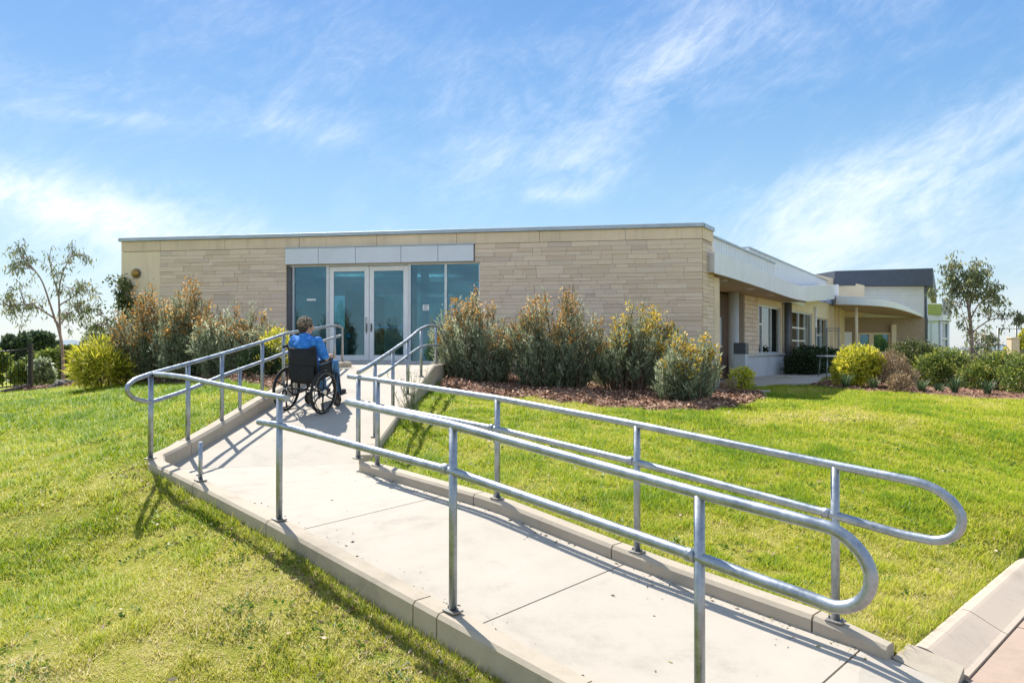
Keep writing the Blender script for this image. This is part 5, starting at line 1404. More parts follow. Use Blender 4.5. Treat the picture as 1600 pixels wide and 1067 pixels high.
rounded('golden_bush', b, [(0, 0, 0.36, 0.50, 0.48, 0.40), (-0.28, -0.1, 0.55, 0.26, 0.26, 0.26), (0.25, -0.1, 0.48, 0.28, 0.26, 0.24), (-0.02, -0.05, 0.74, 0.20, 0.2, 0.28), (0.42, 0, 0.30, 0.2, 0.2, 0.2), (-0.42, 0, 0.28, 0.2, 0.2, 0.18)], 9, 'bright yellow-green spiky bush left of the shrubs on the mulch', 'lime', 4200, (0.10, 0.22), (0.016, 0.03), out_bias=1.6, up=0.35, shell=0.4, tip=0.6)
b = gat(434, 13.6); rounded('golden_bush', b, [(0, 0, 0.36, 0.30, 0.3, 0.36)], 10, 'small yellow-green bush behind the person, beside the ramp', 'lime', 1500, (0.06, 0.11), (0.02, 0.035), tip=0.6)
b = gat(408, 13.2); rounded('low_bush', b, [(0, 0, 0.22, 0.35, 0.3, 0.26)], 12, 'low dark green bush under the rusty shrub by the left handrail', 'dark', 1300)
b = gat(186, 19.6); gum_tree('slender_sapling', b, [([(0, 0, -0.1), (0.05, 0, 0.9), (-0.03, 0, 1.7), (0.03, 0, 2.4)], 0.035, 0.010), ([(0.02, 0, 0.9), (-0.3, 0, 1.4), (-0.55, 0, 1.65)], 0.018, 0.006), ([(0, 0, 1.3), (0.25, 0, 1.8)], 0.015, 0.006)],
   [(0, 0, 2.35, .25, 1.6), (0.2, 0, 2.0, .25, 1.6), (-0.05, 0, 1.9, .25, 1.5), (-0.5, 0, 1.55, .3, 1.1), (-0.65, 0.1, 1.25, .3, 1.2), (-0.3, 0, 1.0, .35, 1.5), (0.3, 0, 1.6, .2, 1.2), (-0.6, 0, .6, .4, 1.5)], 13, 'dark slender sapling leaning against the left corner of the building', 'olive', 30, (0.06, 0.12), (0.03, 0.05), 0.4)
# stalky weed beside the upper ramp
rng = np.random.default_rng(50); root = empty('tall_weed', gat(642, 9.9, -0.03), label='wispy tall weed growing beside the upper ramp on the lawn', cat='weed')
ps = []; rd = []; Cs = []; Ds = []
for k in range(34):
    a = rng.uniform(0, 6.28); h = rng.uniform(0.3, 0.75); o_ = rng.uniform(0.02, 0.22); b0 = rng.normal(size=2)*0.05
    P = [(b0[0]+o_*math.cos(a)*s**1.5, b0[1]+o_*math.sin(a)*s**1.5, h*s) for s in (0, .35, .7, 1)]; ps.append(P); rd.append([0.004, .003, .003, .002])
    for s in rng.uniform(0.2, 1, 14): Cs.append((b0[0]+o_*math.cos(a)*s**1.5, b0[1]+o_*math.sin(a)*s**1.5, h*s)); Ds.append((rng.normal()*.5, rng.normal()*.5, .9))
stems_mesh('stems', ps, rd, root, simple('grey-green stalks', (0.16, 0.17, 0.09), 0.8), 3); leaves('foliage', LM['sage'], root, Cs, Ds, 0.05, 0.008, rng.uniform(0.1, .6, len(Cs)), rng)
# right-hand bed
def gr_at(px, y, Y): v = at(px, y, Y); v.z = gany(v.x, v.y)+0.02; return v
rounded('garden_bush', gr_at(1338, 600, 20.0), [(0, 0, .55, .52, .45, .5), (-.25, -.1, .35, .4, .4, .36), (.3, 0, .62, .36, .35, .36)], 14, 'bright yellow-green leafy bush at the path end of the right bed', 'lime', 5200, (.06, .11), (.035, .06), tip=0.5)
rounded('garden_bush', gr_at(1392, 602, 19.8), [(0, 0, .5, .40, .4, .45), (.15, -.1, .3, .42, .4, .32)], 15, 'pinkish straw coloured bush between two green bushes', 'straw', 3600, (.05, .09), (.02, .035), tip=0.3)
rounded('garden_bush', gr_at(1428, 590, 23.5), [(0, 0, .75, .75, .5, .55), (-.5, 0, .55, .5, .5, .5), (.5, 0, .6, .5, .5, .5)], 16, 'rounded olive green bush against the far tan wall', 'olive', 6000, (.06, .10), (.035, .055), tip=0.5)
rounded('garden_bush', gr_at(1478, 592, 21.5), [(0, 0, .55, .55, .5, .5), (-.45, 0, .45, .45, .4, .42), (.4, .1, .5, .45, .4, .45)], 17, 'dense green bush with sunlit tips painted yellow at the foot of the right tree', 'green', 6500, (.05, .09), (.03, .05), tip=0.7)
rounded('garden_bush', gr_at(1556, 600, 20.2), [(0, 0, .5, .55, .5, .5), (-.5, .1, .3, .45, .4, .35), (.35, 0, .6, .45, .4, .4)], 18, 'dark green bush with gold tips right of the tree', 'green', 6000, (.05, .09), (.03, .05), tip=0.6, flm='gold', nfl=160)  # tip tint also paints in its sunlit top
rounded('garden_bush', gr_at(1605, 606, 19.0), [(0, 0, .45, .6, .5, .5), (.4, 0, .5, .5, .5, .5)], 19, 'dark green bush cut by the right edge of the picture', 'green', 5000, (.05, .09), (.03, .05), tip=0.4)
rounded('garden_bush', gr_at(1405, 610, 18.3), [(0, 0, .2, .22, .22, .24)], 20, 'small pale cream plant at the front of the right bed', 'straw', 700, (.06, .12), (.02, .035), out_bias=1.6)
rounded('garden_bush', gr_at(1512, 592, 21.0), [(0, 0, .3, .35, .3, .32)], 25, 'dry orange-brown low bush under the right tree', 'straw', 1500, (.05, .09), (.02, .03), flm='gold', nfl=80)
for k, (px, Y, H, lb) in enumerate(((1322, 19.2, .5, 'leafy upright plant at the left tip of the right bed'), (1440, 18.4, .48, 'left of two blue-green strappy clumps at the front of the right bed'), (1491, 18.5, .58, 'larger blue-green strappy clump in front of the tree'), (1543, 18.3, .5, 'strappy clump with a dark base near the right end of the bed'), (1365, 19.0, .42, 'thin strappy plant below the straw coloured bush'), (1468, 18.6, .36, 'small strappy plant between the two blue-green clumps'))):
    strappy('strappy_plant', gr_at(px, 600, Y), H, 60+k, lb, n=75, group='strappy plants in the right bed')
rounded('garden_bush', gr_at(1156, 606, 16.6), [(0, 0, .25, .25, .22, .26), (.12, 0, .35, .16, .16, .18)], 21, 'small yellow-green bush on the mulch by the building corner', 'lime', 900, (.05, .09), (.025, .045), tip=0.5)
rounded('garden_bush', gr_at(1137, 610, 16.2), [(0, 0, .12, .16, .16, .14)], 22, 'tiny straw coloured tuft by the blue-grey box', 'straw', 350, (.05, .09), (.012, .02))
# dark hedge below the wing windows
hl = [(i*0.62-2.4, i*1.05-4.0, .38+.12*math.sin(i*2.1), .62, .62, .50+.10*math.sin(i*1.7)) for i in range(8)]
c_ = WO+WW*15.5+Vector((WW.y, -WW.x))*0.75
rounded('dark_hedge', (c_.x, c_.y, ZC-0.98), hl, 23, 'long dark green hedge below the wing windows', 'dark', 15000, (.07, .12), (.045, .075), cat='hedge', tip=0.4, stems=16)

# trees
b = at(99, 594, 21.5); b.z = gany(b.x, b.y)
k_ = 21.5/F     # metres per pixel at the tree
def tl(pts): return [((x-99)*k_, dy, (594-y)*k_) for x, y, dy in pts]
limbs = [(tl([(99, 598, 0), (99, 560, 0), (97, 530, 0), (93, 508, 0), (86, 490, .05)]), 0.052, 0.034), (tl([(94, 512, 0), (89, 470, .1), (87, 440, .15), (92, 410, .2), (106, 385, .2)]), 0.034, 0.010),
  (tl([(87, 492, 0), (80, 460, -.1), (70, 425, -.2), (52, 398, -.3), (40, 380, -.3)]), 0.032, 0.009), (tl([(84, 485, 0), (66, 470, -.2), (45, 465, -.2), (28, 470, -.3)]), 0.026, 0.007),
  (tl([(89, 465, .1), (105, 450, .3), (118, 440, .3), (133, 440, .4)]), 0.024, 0.007), (tl([(88, 450, .1), (76, 420, .2), (70, 395, .2)]), 0.022, 0.007), (tl([(91, 500, 0), (100, 478, .2), (110, 470, .3)]), 0.022, 0.007)]
cl = [(x, y, d, r, f) for x, y, d, r, f in [(45, 376, -.3, .35, .8), (32, 395, -.3, .35, 1.2), (58, 396, -.2, .35, 1.1), (28, 412, -.3, .35, 1.2), (50, 415, -.2, .3, .8), (75, 400, .2, .3, .8), (106, 378, .2, .35, 1.0), (118, 392, .3, .3, 1.1), (100, 400, .2, .3, .8), (45, 440, -.2, .35, .8),
   (20, 450, -.3, .3, 1.2), (35, 470, -.2, .35, 1.3), (48, 478, -.2, .3, 1.3), (65, 470, -.1, .3, 1.0), (18, 462, -.3, .25, 1.0), (105, 440, .2, .35, 1.2), (118, 438, .3, .3, 1.2), (135, 442, .4, .25, .9), (108, 465, .3, .35, 1.5), (118, 478, .3, .3, 1.4), (100, 482, .2, .3, 1.2), (90, 440, .1, .3, .8), (70, 372, .1, .2, .5), (92, 418, .2, .3, .9), (60, 450, 0, .3, .7)]]
gum_tree('gum_tree', b, limbs, [((x-99)*k_, d, (594-y)*k_, r, f) for x, y, d, r, f in cl], 41, 'slim gum tree with a thin leaning trunk and sparse drooping leaves, left of the building', n_leaf=17)
b = at(1519, 582, 22.0); b.z = gany(b.x, b.y); k2 = 22.0/F
def tl2(pts): return [((x-1519)*k2, dy, (585-y)*k2) for x, y, dy in pts]
limbs = [(tl2([(1519, 590, 0), (1520, 550, 0), (1518, 510, 0), (1516, 480, 0), (1513, 455, 0)]), 0.075, 0.04), (tl2([(1514, 460, 0), (1508, 430, .1), (1500, 410, .2), (1490, 395, .2)]), 0.035, 0.008), (tl2([(1514, 470, 0), (1522, 440, .1), (1528, 415, .1), (1530, 395, .1)]), 0.035, 0.008),
  (tl2([(1516, 480, 0), (1536, 455, .2), (1556, 440, .2), (1570, 430, .3)]), 0.026, 0.007), (tl2([(1518, 500, 0), (1540, 480, -.2), (1562, 478, -.3), (1584, 478, -.3)]), 0.022, 0.006), (tl2([(1518, 515, 0), (1505, 490, -.2), (1496, 460, -.2)]), 0.02, 0.006), (tl2([(1519, 525, 0), (1538, 510, .2), (1556, 510, .2)]), 0.018, 0.006)]
cl = [(1488, 400, .2, .3, 1.0), (1505, 392, .1, .3, 1.1), (1525, 395, .1, .3, 1.2), (1485, 420, .2, .3, 1.3), (1503, 418, 0, .35, 1.8), (1522, 415, 0, .35, 1.9), (1540, 410, .2, .3, 1.3), (1552, 425, .2, .3, 1.2), (1490, 438, .2, .3, 1.4), (1510, 438, 0, .35, 1.7), (1532, 435, .1, .35, 1.6), (1556, 445, .2, .3, 1.1),
  (1570, 450, .3, .25, 1.0), (1582, 475, -.3, .25, 1.2), (1588, 485, -.3, .2, 1.0), (1560, 475, -.2, .3, .9), (1500, 455, 0, .3, 1.0), (1495, 480, -.2, .25, .7), (1540, 470, 0, .3, .8), (1548, 500, .2, .3, 1.0), (1556, 520, .2, .3, 1.2), (1535, 515, .1, .3, 1.0), (1525, 500, 0, .25, .7), (1514, 525, .2, .3, .6), (1505, 505, -.2, .25, .5), (1545, 450, .1, .25, .7)]
gum_tree('gum_tree', b, limbs, [((x-1519)*k2, d, (585-y)*k2, r, f) for x, y, d, r, f in cl], 42, 'young gum tree with a bushy drooping crown in the right garden bed', n_leaf=23, wd=(0.028, 0.048))
# trees and shrubs behind the left fence
def far_tree(px, ybase, Y, ytop, wpx, seed, label, leafm='far', n=4500, flat=False):
    b = at(px, ybase, Y); k = Y/F; H = (ybase-ytop)*k; Wd = wpx*k
    rng = np.random.default_rng(seed); lobes = []
    for i in range(9):
        a = rng.uniform(0, 6.28); r = Wd*0.5*rng.uniform(0.25, .72); z = H*rng.uniform(.5, .86) if not flat else H*rng.uniform(.72, .88)
        lobes.append((r*math.cos(a), r*math.sin(a)*.7, z, Wd*.2*rng.uniform(.7, 1.3), Wd*.2, H*(.13 if not flat else .09)*rng.uniform(.8, 1.4)))
    if not flat: lobes += [(Wd*.2*s, 0, H*.3, Wd*.25, Wd*.2, H*.25) for s in (-1, 0.3, 1)]
    else: lobes += [(Wd*.15*s, 0, H*.5, Wd*.25, Wd*.2, H*.16) for s in (-.6, .5, 1.6)]
    sz = k*5.5
    root = rounded('background_tree', b, lobes, seed, label, leafm, n, (sz*.8, sz*1.6), (sz*.5, sz*.9), cat='tree', group='trees behind the left fence', stems=10, tip=.5)
    mb = MB(); mb.tube([(0, 0, -.5), (Wd*.02, 0, H*.3), (0, 0, H*.75)], [H*.035, H*.028, H*.012], 8); mb.build('trunk', GUM, root)
    return root
far_tree(62, 598, 48, 517, 52, 71, 'umbrella shaped dark tree far behind the post of the left fence', 'far', 4200, True)
far_tree(24, 600, 44, 522, 42, 72, 'bluish green tree behind the black fence, left of the umbrella tree', 'far', 4200)
far_tree(-14, 602, 40, 536, 50, 73, 'mid green tree cut by the left edge behind the fence', 'green', 3600)
far_tree(84, 598, 40, 545, 44, 74, 'round green shrub tree behind the gum tree trunk, on its left', 'green', 3500)
far_tree(115, 596, 36, 540, 46, 75, 'green shrub tree behind the gum tree trunk, on its right', 'olive', 3500)
far_tree(150, 594, 34, 508, 50, 76, 'pale grey-green tree between the gum tree and the building corner', 'sage', 3500)
far_tree(40, 602, 30, 556, 60, 77, 'low green bush just behind the black fence', 'green', 1800)
far_tree(66, 601, 27, 560, 40, 78, 'loose pale green bush right of the fence post', 'sage', 1800)
# a few far trees on the right horizon
for k, (px, yt, wp, lb) in enumerate(((1530, 541, 46, 'low dark line of trees on the far right horizon'), (1588, 536, 34, 'golden tree behind the pillar at the far right'), (1606, 515, 40, 'tall golden green tree at the far right edge'))):
    b = at(px, 572, 60 if k == 0 else 34); kk_ = (60 if k == 0 else 34)/F; H = (572-yt)*kk_; Wd = wp*kk_
    rounded('background_tree', b, [(0, 0, H*.55, Wd*.35, Wd*.3, H*.45), (-Wd*.3, 0, H*.4, Wd*.25, Wd*.2, H*.4), (Wd*.3, 0, H*.4, Wd*.25, Wd*.2, H*.42)], 90+k, lb, 'far' if k == 0 else 'lime', 2200, (.1, .2), (.06, .12), cat='tree', tip=.5)
# rocks at the left bed
rk_m = simple('dark rock', (0.11, 0.10, 0.095), 0.9, 0, 0.4, 6, 0.4)
for k, (px, y, Y, sz, lb) in enumerate(((104, 600, 18.9, .26, 'dark lumpy rock on the mulch below the gum tree'), (86, 601, 18.9, .14, 'smaller brown rock left of the dark rock in the left bed'), (122, 588, 19.9, .20, 'flat grey rock behind the dark rock under the gum tree'))):
    v = at(px, y, Y); v.z = gany(v.x, v.y)+sz*.2; rng = np.random.default_rng(k+5); mb = MB(); mb.ball((0, 0, 0), sz, 10, 7, (1.25, .8, .55)); mb.v = [tuple(np.array(p)*(1+.18*math.sin(p[0]*23+k)*math.cos(p[1]*19)+.08*rng.normal())) for p in mb.v]
    mb.sm = [False]*len(mb.f); o_ = mb.build('rock', rk_m, label=lb, cat='rock', group='rocks in the left bed'); o_.location = v
# ------------------------------------------------------------------ wheelchair and person
WCY = 10.35; wx = (478-HX)/F*WCY
chair_loc = Vector((wx, WCY, z_up(WCY)+0.003)); HEAD = R(-25.0); SL = math.atan(0.171)
# the chair's axes: heading 20 degrees right of straight uphill, standing on the sloping slab
fw = Vector((math.sin(R(20)), math.cos(R(20)), 0)); grad = Vector((0, 1, math.tan(SL))).normalized()
nrm = Vector((0, -math.sin(SL), math.cos(SL)))
fwd = (fw-nrm*fw.dot(nrm)).normalized(); rgt = fwd.cross(nrm).normalized()
MW = Matrix((rgt, fwd, nrm)).transposed().to_4x4(); MW = MW @ Matrix.Scale(0.97, 4); MW.translation = chair_loc
def rooted(name, **kw):
    o_ = empty(name, **kw); o_.matrix_world = MW; return o_
RUB = simple('black rubber', (0.014, 0.014, 0.015), 0.75, 0, 0.2, 30)
FAB = simple('black nylon upholstery', (0.012, 0.013, 0.016), 0.8, 0, 0.25, 18, 0.3)
FRM = simple('black lacquer frame', (0.018, 0.018, 0.02), 0.3, 0.3)
STL = simple('worn steel', (0.16, 0.15, 0.14), 0.4, 0.8, 0.2, 20)
CHR = simple('bright metal', (0.62, 0.62, 0.64), 0.25, 1.0, 0.05)
wc = rooted('wheelchair', label='black self propelled wheelchair with spoked wheels on the ramp', cat='wheelchair')
def ring(cx, cy, cz, R_, r, n=40, m_=8):
    mb = MB(); vs = []; fs = []
    for i in range(n):
        a = 2*math.pi*i/n
        for k in range(m_):
            b = 2*math.pi*k/m_
            rr = R_+r*math.cos(b); vs.append((cx+r*math.sin(b), cy+rr*math.cos(a), cz+rr*math.sin(a)))
    for i in range(n):
        for k in range(m_):
            fs.append((i*m_+k, ((i+1) % n)*m_+k, ((i+1) % n)*m_+(k+1) % m_, i*m_+(k+1) % m_))
    mb.add(vs, fs, True); return mb
for sx in (-1, 1):
    x = sx*0.30; wz = 0.305
    wh = ring(x, 0, wz, 0.289, 0.0155).build('rear_wheel', RUB, wc)
    ring(x, 0, wz, 0.262, 0.009, 40, 6).build('rim', FRM, wh)
    ring(x+sx*0.035, 0, wz, 0.262, 0.0065, 40, 6).build('hand_rim', STL, wh)
    for k in range(6):
        a = 2*math.pi*k/6+0.3; a2 = a+0.16
        mb = MB()
        mb.tube([(x, 0.03*math.cos(a), wz+0.03*math.sin(a)), (x, 0.15*math.cos(a+.05), wz+0.15*math.sin(a+.05)), (x, 0.26*math.cos(a2), wz+0.26*math.sin(a2))], [0.016, 0.011, 0.014], 6); mb.build('spoke', FRM, wh)
    mb = MB(); mb.tube([(x-sx*0.03, 0, wz), (x+sx*0.035, 0, wz)], 0.034, 14); mb.build('hub', CHR, wh)
    cw = ring(sx*0.24, 0.42, 0.092, 0.070, 0.020, 24, 8).build('castor_wheel', RUB, wc)
    mb = MB(); mb.tube([(sx*0.24-0.012, 0.42, 0.092), (sx*0.24+0.012, 0.42, 0.092)], 0.055, 14); mb.build('rim', FRM, cw)
    mb = MB(); mb.tube(bend([(sx*0.275, 0.42, 0.092), (sx*0.275, 0.41, 0.20), (sx*0.24, 0.40, 0.21), (sx*0.24, 0.39, 0.33)], .02), 0.011, 8); mb.build('castor_fork', FRM, wc)
    f = MB()
    f.tube(bend([(sx*0.215, -0.13, 0.925), (sx*0.215, -0.055, 0.93), (sx*0.215, -0.02, 0.86), (sx*0.215, 0.0, 0.42), (sx*0.215, 0.02, 0.20)], .04), 0.0125, 8)
    f.tube([(sx*0.215, 0.0, 0.46), (sx*0.215, 0.45, 0.48)], 0.0125, 8)
    f.tube(bend([(sx*0.215, 0.45, 0.48), (sx*0.21, 0.52, 0.44), (sx*0.19, 0.60, 0.14)], .05), 0.0125, 8)
    f.tube(bend([(sx*0.215, 0.01, 0.22), (sx*0.215, 0.36, 0.22), (sx*0.215, 0.44, 0.32), (sx*0.215, 0.45, 0.48)], .06), 0.0115, 8)
    f.tube([(sx*0.215, 0.02, 0.305), (sx*0.30, 0.0, 0.305)], 0.012, 8)
    f.build('side_frame', FRM, wc)
    mb = MB(); mb.tube([(sx*0.215, -0.145, 0.922), (sx*0.215, -0.05, 0.932)], 0.018, 10); mb.build('push_handle', RUB, wc)
    mb = MB(); mb.rbox(sx*0.245-0.028, sx*0.245+0.028, 0.03, 0.32, 0.70, 0.73, 0.01); ar = mb.build('armrest', FAB, wc)
    mb = MB(); mb.tube(bend([(sx*0.245, 0.30, 0.48), (sx*0.245, 0.30, 0.695), (sx*0.245, 0.03, 0.695)], .05), 0.011, 8); mb.build('armrest_support', FRM, ar)
    mb = MB(); mb.rbox(sx*0.235-0.006, sx*0.235+0.006, 0.03, 0.29, 0.49, 0.67, 0.005); mb.build('side_guard', FAB, wc)
    mb = MB(); mb.rbox(sx*0.105-0.075, sx*0.105+0.075, 0.56, 0.72, 0.115, 0.13, 0.005); mb.build('footplate', FRM, wc)
mb = MB()
N_ = 8; vs = []
for j, (z, dy) in enumerate(((0.40, 0.02), (0.52, 0.0), (0.70, -0.02), (0.90, -0.03))):
    for i in range(N_+1):
        u = i/N_*2-1; vs.append((u*0.222, dy-0.035*(1-u*u)-0.012, z))
n1 = len(vs); vs += [(x, y+0.03, z) for x, y, z in vs]
fs = []
for j in range(3):
    for i in range(N_):
        a = j*(N_+1)+i; fs += [(a, a+1, a+N_+2, a+N_+1), (n1+a, n1+a+N_+1, n1+a+N_+2, n1+a+1)]
for i in range(N_): fs += [(i, n1+i, n1+i+1, i+1), (3*(N_+1)+i, 3*(N_+1)+i+1, n1+3*(N_+1)+i+1, n1+3*(N_+1)+i)]
for j in range(3):
    for i in (0, N_): a = j*(N_+1)+i; fs.append((a, a+N_+1, n1+a+N_+1, n1+a))
mb.add(vs, fs, True); br = mb.build('backrest', FAB, wc)
mb = MB(); mb.rbox(-0.205, 0.205, -0.075, -0.058, 0.46, 0.66, 0.006); mb.build('back_pocket', FAB, br)
mb = MB(); mb.rbox(-0.21, 0.21, 0.0, 0.43, 0.475, 0.515, 0.015); mb.build('seat', FAB, wc)
mb = MB(); mb.tube([(-0.21, 0.12, 0.22), (0.21, 0.14, 0.46)], 0.011, 8); mb.tube([(0.21, 0.12, 0.22), (-0.21, 0.14, 0.46)], 0.011, 8); mb.tube([(-0.21, 0.03, 0.305), (0.21, 0.03, 0.305)], 0.012, 8); mb.build('cross_brace', FRM, wc)

pn = rooted('person', label='person with curly grey hair in a blue shirt and jeans seated in the wheelchair', cat='person')
def cap(mb, a, b, ra, rb, n=14, flat=1.0):
    """tapered capsule"""
    a, b = Vector(a), Vector(b); d = (b-a); L_ = d.length; d.normalize()
    pts = []; rr_ = []
    for k in range(5): th = math.pi/2*(1-k/4); pts.append(a-d*ra*math.sin(th)*0.999); rr_.append(max(0.0008, ra*math.cos(th)))
    for k in range(5): th = math.pi/2*(k/4); pts.append(b+d*rb*math.sin(th)*0.999); rr_.append(max(0.0008, rb*math.cos(th)))
    mb.tube(pts, rr_, n)
def solid(mb, name, mat, parent, voxel=0.011, smooth=6, noise=0.0, nscale=0.06, sub=False):
    o_ = mb.build(name, mat, parent)
    r_ = o_.modifiers.new('fuse', 'REMESH'); r_.mode = 'VOXEL'; r_.voxel_size = voxel; r_.use_smooth_shade = True
    s_ = o_.modifiers.new('ease', 'SMOOTH'); s_.factor = 0.5; s_.iterations = smooth
    if noise:
        tx = bpy.data.textures.new(name+' folds', 'CLOUDS'); tx.noise_scale = nscale; tx.noise_depth = 3
        d_ = o_.modifiers.new('folds', 'DISPLACE'); d_.texture = tx; d_.strength = noise; d_.mid_level = 0.5
    return o_
SKIN = simple('skin', (0.50, 0.28, 0.19), 0.5, 0, 0.06, 14)
m_, t, p, o = new_mat('blue shirt cloth'); P = pos(t)
t.link(t.ramp(t.noise(P, 14, 5), [(0.3, (0.015, 0.13, 0.46)), (0.55, (0.04, 0.23, 0.66)), (0.75, (0.14, 0.40, 0.82))]), p.inputs['Base Color']); p.inputs['Roughness'].default_value = 0.85
bump(t, p, t.noise(P, 22, 5), 0.6, 0.02); SHIRT = m_
m_, t, p, o = new_mat('blue denim'); P = pos(t)
t.link(t.ramp(t.noise(P, 9, 6), [(0.3, (0.03, 0.10, 0.24)), (0.7, (0.09, 0.24, 0.45))]), p.inputs['Base Color']); p.inputs['Roughness'].default_value = 0.9
bump(t, p, t.noise(P, 30, 4), 0.5, 0.012); DENIM = m_
m_, t, p, o = new_mat('curly grey-brown hair'); P = pos(t)
t.link(t.ramp(t.noise(P, 38, 5, 0.7), [(0.30, (0.05, 0.035, 0.025)), (0.48, (0.20, 0.145, 0.095)), (0.66, (0.52, 0.42, 0.30))]), p.inputs['Base Color']); p.inputs['Roughness'].default_value = 0.65
bump(t, p, t.noise(P, 55, 4), 1.0, 0.02); HAIR = m_
DHAIR = simple('dark brown hair', (0.035, 0.025, 0.02), 0.6, 0, 0.4, 40, 0.6)
# pose: joints in chair coordinates (x right, y forward, z up); leaning a little to the left, looking right
pel = (0, 0.10, 0.585); waist = (-0.005, 0.10, 0.72); chest = (-0.02, 0.09, 0.90); neck0 = (-0.03, 0.10, 1.02); neck1 = (-0.035, 0.125, 1.10); head = Vector((-0.035, 0.15, 1.175))
shl, shr = (-0.205, 0.10, 0.975), (0.165, 0.10, 0.975)
ell, elr = (-0.27, 0.12, 0.73), (0.255, 0.15, 0.745)
wrl, wrr = (-0.16, 0.34, 0.715), (0.17, 0.39, 0.735)
hpl, hpr = (-0.10, 0.13, 0.58), (0.10, 0.13, 0.58)
knl, knr = (-0.125, 0.53, 0.585), (0.125, 0.54, 0.585)
anl, anr = (-0.11, 0.60, 0.20), (0.12, 0.62, 0.20)
bd = MB()
cap(bd, pel, waist, 0.13, 0.12); cap(bd, waist, chest, 0.12, 0.135); cap(bd, chest, neck0, 0.13, 0.08); cap(bd, neck0, neck1, 0.056, 0.052)
for sh, e, wr in ((shl, ell, wrl), (shr, elr, wrr)):
    cap(bd, chest, sh, 0.10, 0.058); cap(bd, sh, e, 0.052, 0.041); cap(bd, e, wr, 0.040, 0.028)
for hp, kn, an in ((hpl, knl, anl), (hpr, knr, anr)):
    cap(bd, hp, kn, 0.082, 0.054); cap(bd, kn, an, 0.052, 0.036)
# head turned to the right
Hm = Matrix.Translation(head) @ Matrix.Rotation(R(-26), 4, 'Z') @ Matrix.Rotation(R(-4), 4, 'X')
hb = MB(); hb.ball((0, -0.008, 0.012), 0.094, 18, 14, (0.84, 1.02, 1.06)); hb.ball((0, 0.030, -0.055), 0.062, 14, 10, (0.88, 0.95, 1.0)); hb.ball((0, 0.058, -0.088), 0.027, 10, 8)
cap(hb, (0, 0.088, 0.012), (0, 0.112, -0.028), 0.010, 0.015, 8)
for sx in (-1, 1):
    hb.ball((sx*0.080, -0.005, -0.008), 0.026, 10, 8, (0.35, 0.7, 1.15)); hb.ball((sx*0.045, 0.062, -0.03), 0.026, 10, 8)
    hb.ball((sx*0.032, 0.078, 0.022), 0.018, 8, 6, (1.3, .6, .5))
hb.ball((0, 0.086, -0.058), 0.017, 10, 6, (1.5, 0.6, 0.5))
hb.v = [tuple(Hm @ Vector(v)) for v in hb.v]; bd.v, bd.f, bd.sm = bd.v+hb.v, bd.f+[tuple(i+len(bd.v) for i in f) for f in hb.f], bd.sm+hb.sm
# hands resting on the thighs, slightly curled
for sx, wr, kn in ((-1, wrl, knl), (1, wrr, knr)):
    w_ = Vector(wr); dirv = Vector((-sx*0.45, 0.85, -0.12)).normalized(); sd = dirv.cross(Vector((0, 0, 1))).normalized(); dn = sd.cross(dirv)
    palm = w_+dirv*0.045
    cap(bd, w_, w_+dirv*0.08+sd*0.018, 0.025, 0.022, 10); cap(bd, w_, w_+dirv*0.08-sd*0.018, 0.025, 0.022, 10)
    for k, (o_, l1) in enumerate(((-0.033, 0.034), (-0.011, 0.040), (0.011, 0.038), (0.033, 0.029))):
        a = w_+dirv*0.085+sd*o_; b_ = a+dirv*l1-Vector((0, 0, 0.010)); c_ = b_+dirv*l1*0.6-Vector((0, 0, 0.022))
        cap(bd, a, b_, 0.0105, 0.0095, 8); cap(bd, b_, c_, 0.0095, 0.008, 8)
    th = w_+dirv*0.03+sd*(-sx)*-0.0+sd*(0.030*(1 if sx < 0 else -1)); cap(bd, th, th+dirv*0.035+sd*(0.022*(1 if sx < 0 else -1)), 0.013, 0.011, 8); cap(bd, th+dirv*0.035+sd*(0.022*(1 if sx < 0 else -1)), th+dirv*0.062+sd*(0.024*(1 if sx < 0 else -1)), 0.011, 0.009, 8)
solid(bd, 'body', SKIN, pn, 0.0065, 3)
sm_ = MB()
cap(sm_, (pel[0], pel[1], pel[2]-0.02), waist, 0.155, 0.148); cap(sm_, waist, chest, 0.148, 0.160); cap(sm_, chest, neck0, 0.150, 0.088)
for sh, e in ((shl, ell), (shr, elr)):
    cap(sm_, chest, sh, 0.125, 0.074); ev = Vector(sh).lerp(Vector(e), 0.86); cap(sm_, sh, ev, 0.074, 0.066)
cap(sm_, (neck0[0], neck0[1], neck0[2]-0.01), (neck1[0], neck1[1]-0.004, neck1[2]-0.055), 0.080, 0.066)
solid(sm_, 'shirt', SHIRT, pn, 0.009, 3, 0.036, 0.055)
jm = MB()
cap(jm, (pel[0], pel[1]+.01, pel[2]), (pel[0], pel[1], pel[2]+0.05), 0.152, 0.150)
for hp, kn, an in ((hpl, knl, anl), (hpr, knr, anr)):
    cap(jm, hp, kn, 0.100, 0.074); cap(jm, kn, (an[0], an[1], an[2]-0.02), 0.074, 0.056)
solid(jm, 'jeans', DENIM, pn, 0.011, 4, 0.016, 0.06)
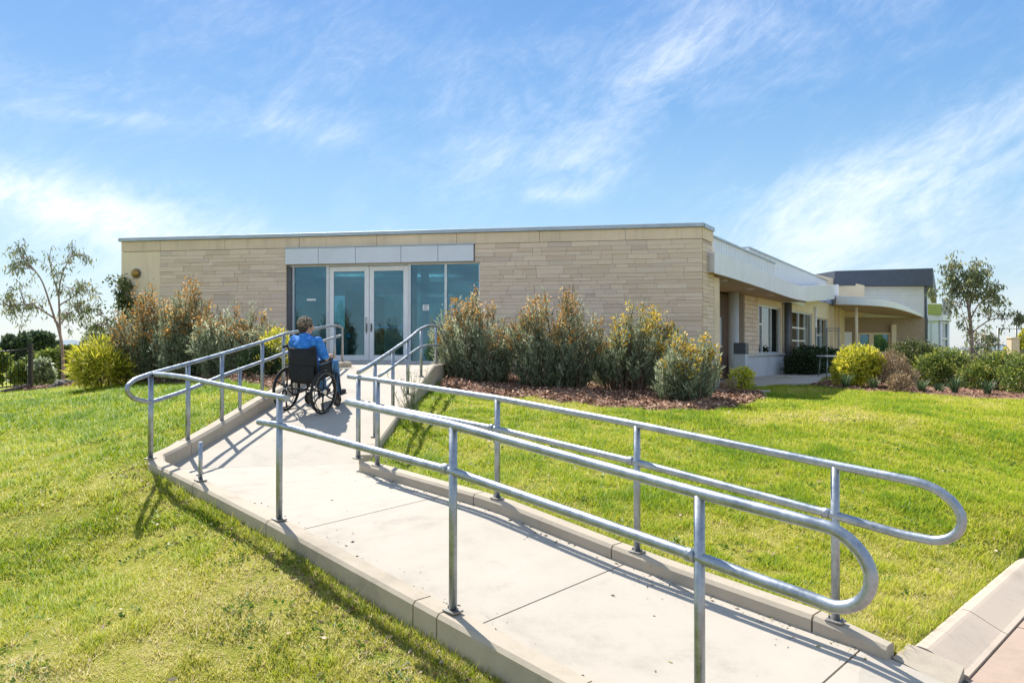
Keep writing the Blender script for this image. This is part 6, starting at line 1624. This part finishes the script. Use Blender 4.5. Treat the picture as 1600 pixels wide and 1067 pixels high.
for an in (anl, anr):
    s_ = MB(); z = an[2]-0.045
    cap(s_, (an[0], an[1]-0.045, z), (an[0]+0.004, an[1]+0.02, z), 0.040, 0.043); cap(s_, (an[0], an[1], z), (an[0]+0.012*(1 if an[0] > 0 else -1), an[1]+0.15, z-0.012), 0.042, 0.034); cap(s_, (an[0], an[1], z), (an[0], an[1]-0.01, z+0.05), 0.043, 0.044)
    sh_ = solid(s_, 'shoe', FAB, pn, 0.009, 2)
    so = MB(); so.rbox(an[0]-0.044, an[0]+0.044, an[1]-0.085, an[1]+0.185, z-0.055, z-0.040, 0.007); so.build('sole', RUB, sh_)
hm_ = MB(); cu_ = MB(); rngh = random.Random(3)
hm_.ball((0, -0.022, 0.030), 0.103, 18, 14, (0.92, 1.02, 1.0)); hm_.ball((0, -0.055, -0.03), 0.075, 14, 10, (1.0, .8, 1.0))
for k in range(420):
    th = rngh.uniform(0, 2*math.pi); ph = math.acos(rngh.uniform(-0.45, 1)); d_ = Vector((math.sin(ph)*math.cos(th), math.sin(ph)*math.sin(th), math.cos(ph)))
    if d_.y > 0.45 and d_.z < 0.55: continue
    if abs(d_.x) > 0.75 and d_.z < -0.1 and d_.y > -0.2: continue
    c_ = Vector((d_.x*0.094, d_.y*0.102-0.022, d_.z*0.102+0.028)); (cu_ if d_.z > 0.12 or (d_.z > -0.25 and rngh.random() < 0.6) else hm_).ball(c_, rngh.uniform(0.008, 0.015), 7, 5)
hm_.v = [tuple(Hm @ Vector(v)) for v in hm_.v]
solid(hm_, 'hair', DHAIR, pn, 0.006, 1)
cu_.v = [tuple(Hm @ Vector(v)) for v in cu_.v]; cu_.build('hair_curls', HAIR, pn, kind='stuff')
# glasses arm and collar
cm_ = MB(); pts = []
for k in range(17):
    a = 2*math.pi*k/16; pts.append((neck0[0]+0.072*math.cos(a), neck0[1]+0.012+0.070*math.sin(a), neck0[2]+0.030-0.022*math.sin(a)))
cm_.tube(pts, 0.016, 8, caps=False); cm_.build('collar', SHIRT, pn)
